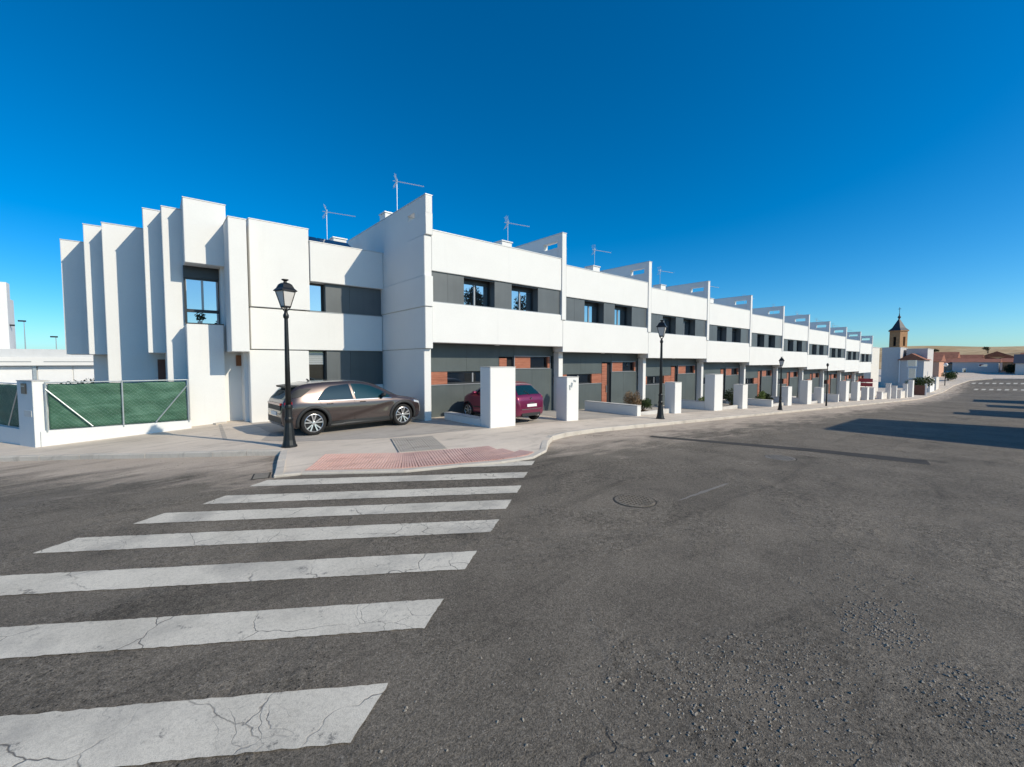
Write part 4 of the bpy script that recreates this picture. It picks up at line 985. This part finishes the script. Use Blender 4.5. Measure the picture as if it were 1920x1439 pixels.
shrub(31.5, 13.2, .9, .6, 1.25, 'leaf_dark', 'dark bushy shrub against the fifth house', 1500, .09, 16)
shrub(39.9, 12.3, .62, .5, .95, 'leaf_straw', 'straw coloured round bush right of the third lamp pillar', 1800, .07, 7)
def tree(x, y, z, h, rx, label, seed, mat='leaf_green', group=None, n=5000, size=.32, trunk=.25, slim=False):
    t_ = thing('tree', label, 'tree', (x, y, z), group=group); r = random.Random(seed); m = MB(); blobs = []
    m.tube([(0, 0, -.5), (.05, .03, h*.3), (.1, -.05, h*.6), (0, 0, h*.88)], [trunk, trunk*.75, trunk*.45, trunk*.12], 9)
    for k in range(13):
        a = k*2.4+r.uniform(-.4, .4); f = r.uniform(.0, 1.0); zz = h*(.30+.62*f); q = rx*(1-.55*f if slim else (1-abs(f-.4)))*r.uniform(.4, .85)
        e = (q*math.cos(a), q*math.sin(a), zz+.06*h); m.tube([(0, 0, zz-.12*h), (e[0]*.5, e[1]*.5, zz-.02*h), e], [trunk*.35, trunk*.2, trunk*.06], 6)
        s_ = rx*r.uniform(.28, .5); blobs.append((e[0], e[1], e[2], s_, s_, s_*(1.5 if slim else .9)))
    blobs.append((0, 0, h*.9, rx*.35, rx*.35, h*.11)); m.build('trunk', 'bark', t_); foliage('crown', mat, t_, blobs, n, size, seed+3); return t_
tree(38.5, -25.5, -1.6, 15.5, 2.4, 'tall slim dark tree across the street mirrored in the first upstairs window', 21, 'leaf_dark', None, 5000, .34, .28, True)
tree(47.3, -25.0, -2.0, 15.2, 2.6, 'tall slim dark tree across the street mirrored in the second upstairs window', 25, 'leaf_dark', None, 5000, .34, .28, True)

# ------------------------------------------------------------------ houses on the other side of the street (they shade the road)
def opposite(x0, x1, z1, label, step=None):
    g = zs(x0)-.15; t_ = thing('opposite_house', label, 'house', (0, 0, 0), group='houses across the street'); y0, y1 = -13.5, -5.0
    MB().box(x0, x1, y0, y1, g-.6, z1).build('wall', 'white_render', t_, bevel=.012); MB().box(x0-.01, x1+.01, y0, y1+.012, z1, z1+.03).build('coping', 'grey_coping', t_)
    if step: MB().box(step[0], step[1], -9, -6.0, z1, step[2]).build('roof_box', 'white_render', t_)
    for k in range(2):
        a = x0+.8+k*(x1-x0)/2; b = a+(x1-x0)/2-1.6
        w = bx('window', 'frame_dark', t_, a, b, y1-.03, y1+.03, z1-2.6, z1-1.4); bx('pane', 'window_glass', w, a+.08, b-.08, y1+.032, y1+.036, z1-2.52, z1-1.48)
        bx('garage_door', 'panel_grey', t_, a, b, y1-.02, y1+.025, g-.1, g+2.2)
opposite(25.75, 35.3, 6.6, 'white house across the street whose shadow crosses the road nearest the crossing')
opposite(47.4, 51.3, 4.1, 'narrow white house across the street casting the second road shadow', None)
opposite(51.32, 58.5, 3.5, 'low white house across the street next to the narrow one')
opposite(69, 78, 2.5, 'low white house across the street casting the third road shadow'); opposite(89, 97, 3.2, 'white house across the street casting the farthest road shadow')

# ------------------------------------------------------------------ beyond the terrace: garden walls, village, church
def simple_house(name, label, x0, x1, y0, y1, z0, z1, mat, roof=None, wins=(), rmat='terracotta', group='village houses at the end of the street'):
    t_ = thing(name, label, 'house', (0, 0, 0), group=group); MB().box(x0, x1, y0, y1, z0, z1).build('wall', mat, t_)
    if roof:
        m = MB(); rh, ax = roof; e = .35
        if ax == 'y':   # ridge along y
            c = (x0+x1)/2; m.v += [(x0-e, y0-e, z1-.05), (x1+e, y0-e, z1-.05), (x1+e, y1+e, z1-.05), (x0-e, y1+e, z1-.05), (c, y0-e, z1+rh), (c, y1+e, z1+rh)]
            m.f += [(0, 4, 5, 3), (1, 2, 5, 4), (0, 1, 4), (2, 3, 5), (3, 2, 1, 0)]
        else:
            c = (y0+y1)/2; m.v += [(x0-e, y0-e, z1-.05), (x1+e, y0-e, z1-.05), (x1+e, y1+e, z1-.05), (x0-e, y1+e, z1-.05), (x0-e, c, z1+rh), (x1+e, c, z1+rh)]
            m.f += [(0, 1, 5, 4), (2, 3, 4, 5), (0, 4, 3), (1, 2, 5), (3, 2, 1, 0)]
        m.build('roof', rmat, t_)
    else: MB().box(x0-.05, x1+.05, y0-.05, y1+.05, z1, z1+.12).build('parapet_coping', 'grey_coping', t_)
    for (ya, yb, za, zb) in wins:      # windows in the face towards the camera (x = x0)
        w = MB().slab('x', x0-.08, x0+.05, [ya, yb], [za, zb], [(ya+.12, yb-.12, za+.12, zb-.12)]).build('window', 'white_metal', t_); bx('pane', 'window_glass', w, x0-.03, x0-.01, ya+.1, yb-.1, za+.1, zb-.1)
    return t_
e1 = simple_house('end_house', 'white and pinkish house just past the end of the terraced row', 91, 97, 15.95, 22, -3.5, 4.6, 'cream_render')
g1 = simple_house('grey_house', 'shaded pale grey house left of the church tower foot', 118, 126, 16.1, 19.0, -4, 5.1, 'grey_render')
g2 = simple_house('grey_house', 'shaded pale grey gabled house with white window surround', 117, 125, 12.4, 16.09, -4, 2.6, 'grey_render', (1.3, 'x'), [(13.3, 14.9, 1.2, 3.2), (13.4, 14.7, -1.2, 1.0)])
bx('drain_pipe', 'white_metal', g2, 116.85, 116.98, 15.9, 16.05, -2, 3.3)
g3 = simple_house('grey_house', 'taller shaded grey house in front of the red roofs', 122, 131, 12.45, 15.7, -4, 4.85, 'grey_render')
simple_house('peach_house', 'peach coloured house with red tiled roof behind the dark bush', 146, 156, 12.8, 16.5, -4, 2.4, 'peach_render', (1.7, 'y'))
simple_house('red_roof_house', 'house with wide red tiled roof behind the grey building', 172, 184, 7, 17, -4, 1.7, 'peach_render', (1.6, 'y'), ())
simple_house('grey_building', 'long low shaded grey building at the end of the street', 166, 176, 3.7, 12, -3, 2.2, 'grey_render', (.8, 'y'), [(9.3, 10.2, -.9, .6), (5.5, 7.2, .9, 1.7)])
simple_house('tan_house', 'tan walled house lit by the sun right of the long grey building', 172, 182, -1.0, 3.2, -3, 2.2, 'tan_render', (1.0, 'y'))
simple_house('dark_roof_house', 'pale house with dark roof at the far right edge', 160, 172, -9, .9, -3, 1.9, 'cream_render', (2.2, 'y'), [(-3, -.5, -1.2, 0)], 'slate_roof')
simple_house('red_roof_house', 'small red roofed house above the long grey building', 190, 200, 2, 11, -3, 2.2, 'cream_render', (1.6, 'x'))
simple_house('red_roof_house', 'far red roofed house near the foot of the hill', 205, 215, 14, 26, -3, 3.6, 'peach_render', (2.0, 'y'))
for i, (x0, y0, w, d, h_, m_, r_) in enumerate(((186, 12, 9, 7, 3.6, 'tan_render', 1.6), (196, -8, 8, 8, 3.2, 'peach_render', 1.7), (215, -2, 10, 9, 4.6, 'cream_render', 2.0), (222, 9, 9, 7, 5.2, 'tan_render', 1.9), (236, 20, 11, 8, 5.6, 'peach_render', 2.0), (240, -10, 10, 10, 5.6, 'cream_render', 2.2), (262, 2, 12, 9, 6.6, 'tan_render', 2.2), (262, 26, 10, 8, 5.4, 'cream_render', 2.0))):
    simple_house('village_house', '%s village house with red tiled roof, %s among the roofs under the hill' % (m_.split('_')[0], 'lowest left|rightmost low|middle pale|middle tan|left peach|right pale|highest tan|highest left pale'.split('|')[i]), x0, x0+w, y0, y0+d, -4, h_-2.3, m_, (r_, 'y' if i % 2 else 'x'), [(y0+1.2, y0+2.4, h_-4.3, h_-3.1), (y0+4, y0+5.2, h_-4.3, h_-3.1)])
for i, (x, y, r_) in enumerate(((99.5, 10.9, 2.0), (163.5, 1.6, 1.7), (137, 10.5, 1.5))):
    t_ = thing('bush', ('large dark green bush at the garden wall past the terrace', 'dark bush beside the tan house at the end of the street', 'green hedge bush below the peach house')[i], 'bush', (x, y, zp(x, y)), group='bushes past the terrace')
    rr = random.Random(40+i); bl = [(rr.uniform(-.5, .5)*r_, rr.uniform(-.5, .5)*r_, r_*rr.uniform(.35, 1.15), r_*.5, r_*.5, r_*.4) for _ in range(8)]
    MB().tube([(0, 0, -.3), (0, 0, r_)], [.12, .05], 6).build('trunk', 'bark', t_); foliage('crown', ('leaf_green', 'leaf_dark', 'leaf_green')[i], t_, bl, 2200, .22, 50+i)
# white posts and garden walls past the row
WP = [(70.5, 11.2, .8, .9), (74.6, 11.0, .4, 2.0), (77.5, 10.8, .5, 1.7), (80.2, 10.7, .4, 1.1), (84.5, 10.6, .6, 2.0), (88.5, 10.5, 1.3, 2.5), (101.5, 10.6, .5, 1.9)]
for i, (x, y, w, h_) in enumerate(WP):
    t_ = thing('gate_pillar', 'white post past the end of the terraced row, number %s from it' % ('one two three four five six seven'.split()[i]), 'pillar', (x, y, zp(x, y)), group='white posts past the terrace')
    MB().box(0, w, 0, .5, -.4, h_).build('body', 'white_render', t_); MB().box(-.03, w+.03, -.03, .53, h_, h_+.05).build('coping', 'low_wall_top', t_)
for i, (x0, x1, y, h_, lab) in enumerate(((71.3, 74.5, 11.3, .8, 'low grey garden wall right past the last house'), (80.8, 84.4, 10.8, 1.0, 'grey garden wall between the far white posts'), (76, 88, 14.5, 2.3, 'tall plain garden wall set back past the terrace'), (106, 112, 10.3, 2.2, 'white plastered garden wall past the dark bush'), (113.2, 117.5, 10.2, 2.4, 'second white plastered garden wall near the far crossing'))):
    z = min(zp(x0, y), zp(x1, y)); o = MB().box(x0, x1, y, y+.3, z-.3, z+h_).build('garden_wall', 'cream_render' if i != 3 else 'white_render'); tag(o, lab, 'garden wall')
    cp = MB().box(x0-.02, x1+.02, y-.02, y+.32, z+h_, z+h_+.05).build('coping', 'low_wall_top', o)
sg_ = thing('red_sign', 'stack of small dark red signs on a post at the end of the terrace', 'sign', (69.2, 12.6, zp(69, 12)))
MB().tube([(0, 0, 0), (0, 0, 2.6)], .04, 6).build('post', 'galvanised', sg_)
for k in range(3): bx('sign_board', 'red_sign', sg_, -.05, .0, -.7, .7, 1.0+k*.55, 1.45+k*.55)
gd = MB().box(96.0, 96.2, 9.9, 11.2, zp(96, 10)-.2, zp(96, 10)+1.6).build('garden_gate', 'rust_door'); tag(gd, 'reddish brown garden gate left of the dark bush', 'gate'); bx('gate_post', 'white_metal', gd, 95.95, 96.15, 9.7, 9.9, zp(96, 10)-.2, zp(96, 10)+1.9)
gl = thing('globe_lamp', 'street lamp with pale globe in front of the red roofs', 'street lamp', (124, 9.9, zp(124, 9.9)))
MB().tube([(0, 0, 0), (0, 0, 3.9)], [.08, .05], 8).build('post', 'lamp_iron', gl); MB().lathe([(.05, 3.85), (.28, 4.0), (.38, 4.25), (.28, 4.5), (.0, 4.62)], 14).build('globe', 'white_metal', gl, smooth=True)
# church tower
tw = thing('church_tower', 'brick church tower with dark pointed roof and cross above the houses', 'tower', (253, 35.4, 0), R(-27))
a_ = 2.15
MB().slab('x', -a_, -a_+.6, [-a_, a_], [-3, 15.6], [(-.6, .6, 9.2, 13.2)]).build('wall', 'church_stone', tw); MB().slab('y', -a_, -a_+.6, [-a_+.6, a_], [-3, 15.6], [(-.3, .9, 9.2, 13.2)]).build('wall', 'church_stone', tw)
bx('wall', 'church_stone', tw, -a_+.6, a_, a_-.6, a_, -3, 15.6); bx('wall', 'church_stone', tw, a_-.6, a_, -a_+.6, a_-.6, -3, 15.6); bx('belfry', 'dark_interior', tw, -a_+.8, a_-.8, -a_+.8, a_-.8, -3, 15)
bx('cornice', 'church_stone', tw, -a_-.3, a_+.3, -a_-.3, a_+.3, 15.6, 16.0)
rf = MB().lathe([(3.6, 16.0), (2.3, 17.2), (1.2, 19.3), (.4, 20.8), (.22, 21.2)], 4, sq=True).build('roof', 'slate_roof', tw)
MB().lathe([(.22, 21.1), (.6, 21.8), (.6, 22.0), (.25, 22.5), (.15, 23.2), (.05, 24.2)], 10).build('spire', 'slate_roof', rf); m = MB(); m.tube([(0, 0, 24), (0, 0, 26.2)], .09, 5); m.tube([(0, -.6, 25.5), (0, .6, 25.5)], .09, 5); m.build('cross', 'lamp_iron', rf)
# dark trees on the far ridge
for i, (x, y, h_) in enumerate(((600, -60, 6), (612, -95, 5), (585, 20, 5.5), (640, 60, 6), (630, 110, 5), (618, -190, 6), (625, -230, 5))):
    t_ = thing('ridge_tree', 'small dark tree on the far hill, %s from the left' % ['fifth', 'sixth', 'fourth', 'second', 'first', 'seventh', 'eighth'][i], 'tree', (x, y, 13+(4 if y < -50 else 0)), group='trees on the far hill')
    rr = random.Random(90+i); h_ *= .5; bl = [(rr.uniform(-2, 2), rr.uniform(-2.5, 2.5), h_*rr.uniform(.2, .7), 1.6, 1.8, 1.2) for _ in range(5)]; MB().tube([(0, 0, -3), (0, 0, h_*.7)], [.5, .2], 5).build('trunk', 'bark', t_); foliage('crown', 'leaf_dark', t_, bl, 420, .7, 95+i)

# ------------------------------------------------------------------ left background
gr = thing('garage_row', 'white garages with flat roof behind the green fence', 'garage', (0, 0, 0))
MB().box(-16, 1.2, 38.0, 46, -1, 2.45).build('wall', 'white_render', gr); MB().box(-16.1, 1.3, 37.6, 46, 1.98, 2.48).build('fascia', 'white_render', gr, bevel=.01)
for a, b in ((-16, -5.4), (-4.9, 1.2)): bx('gutter_line', 'frame_light', gr, a, b, 37.58, 37.6, 2.20, 2.235)
bx('roof', 'grey_coping', gr, -16, 1.2, 38.8, 46, 2.45, 2.98)
for a, b in ((-11, -8), (-7.9, -5.42), (-5.2, -3.75), (-3.7, -.2)): bx('garage_door', 'white_metal', gr, a, b, 37.94, 38.02, -1, 1.93)
bx('downpipe', 'galvanised', gr, -5.40, -5.25, 37.85, 37.97, -1, 2.0)
wb = thing('white_building', 'tall white stepped building at the far left edge', 'building', (0, 0, 0)); MB().box(-15, -7.42, 45, 45.9, -1, 7.65).build('wall', 'white_render', wb); MB().box(-15, -7.43, 45.9, 46.9, -1, 6.6).build('wall', 'white_render', wb)
bx('wall_lamp', 'lamp_iron', wb, -7.42, -7.2, 45.3, 45.5, 4.7, 4.8)
for i, (x, y, z) in enumerate(((-33.5, 225, 16.5), (-26, 225, 11.3))):
    t_ = thing('floodlight_mast', ('tall floodlight mast on the left horizon', 'short floodlight mast left of the corner house')[i], 'mast', (x, y, -1)); MB().tube([(0, 0, 0), (0, 0, z+1)], [.2, .1], 6).build('post', 'galvanised', t_); bx('lamp_head', 'lamp_iron', t_, -1.4, .5, -.3, .3, z+.7, z+1.2)
bl = [(-2.9, 28.4, 1.15, .5, .3, .2), (-2.2, 28.5, 1.2, .45, .3, .25), (-2.55, 28.4, .8, .8, .4, .5)]
t_ = thing('shrub', 'small shrub peeking over the green fence in front of the garages', 'shrub', (0, 0, 0)); MB().tube([(-2.5, 28.4, -.6), (-2.5, 28.4, 1.3)], [.05, .02], 5).build('stems', 'bark', t_); foliage('foliage', 'leaf_green', t_, bl, 500, .10, 71)
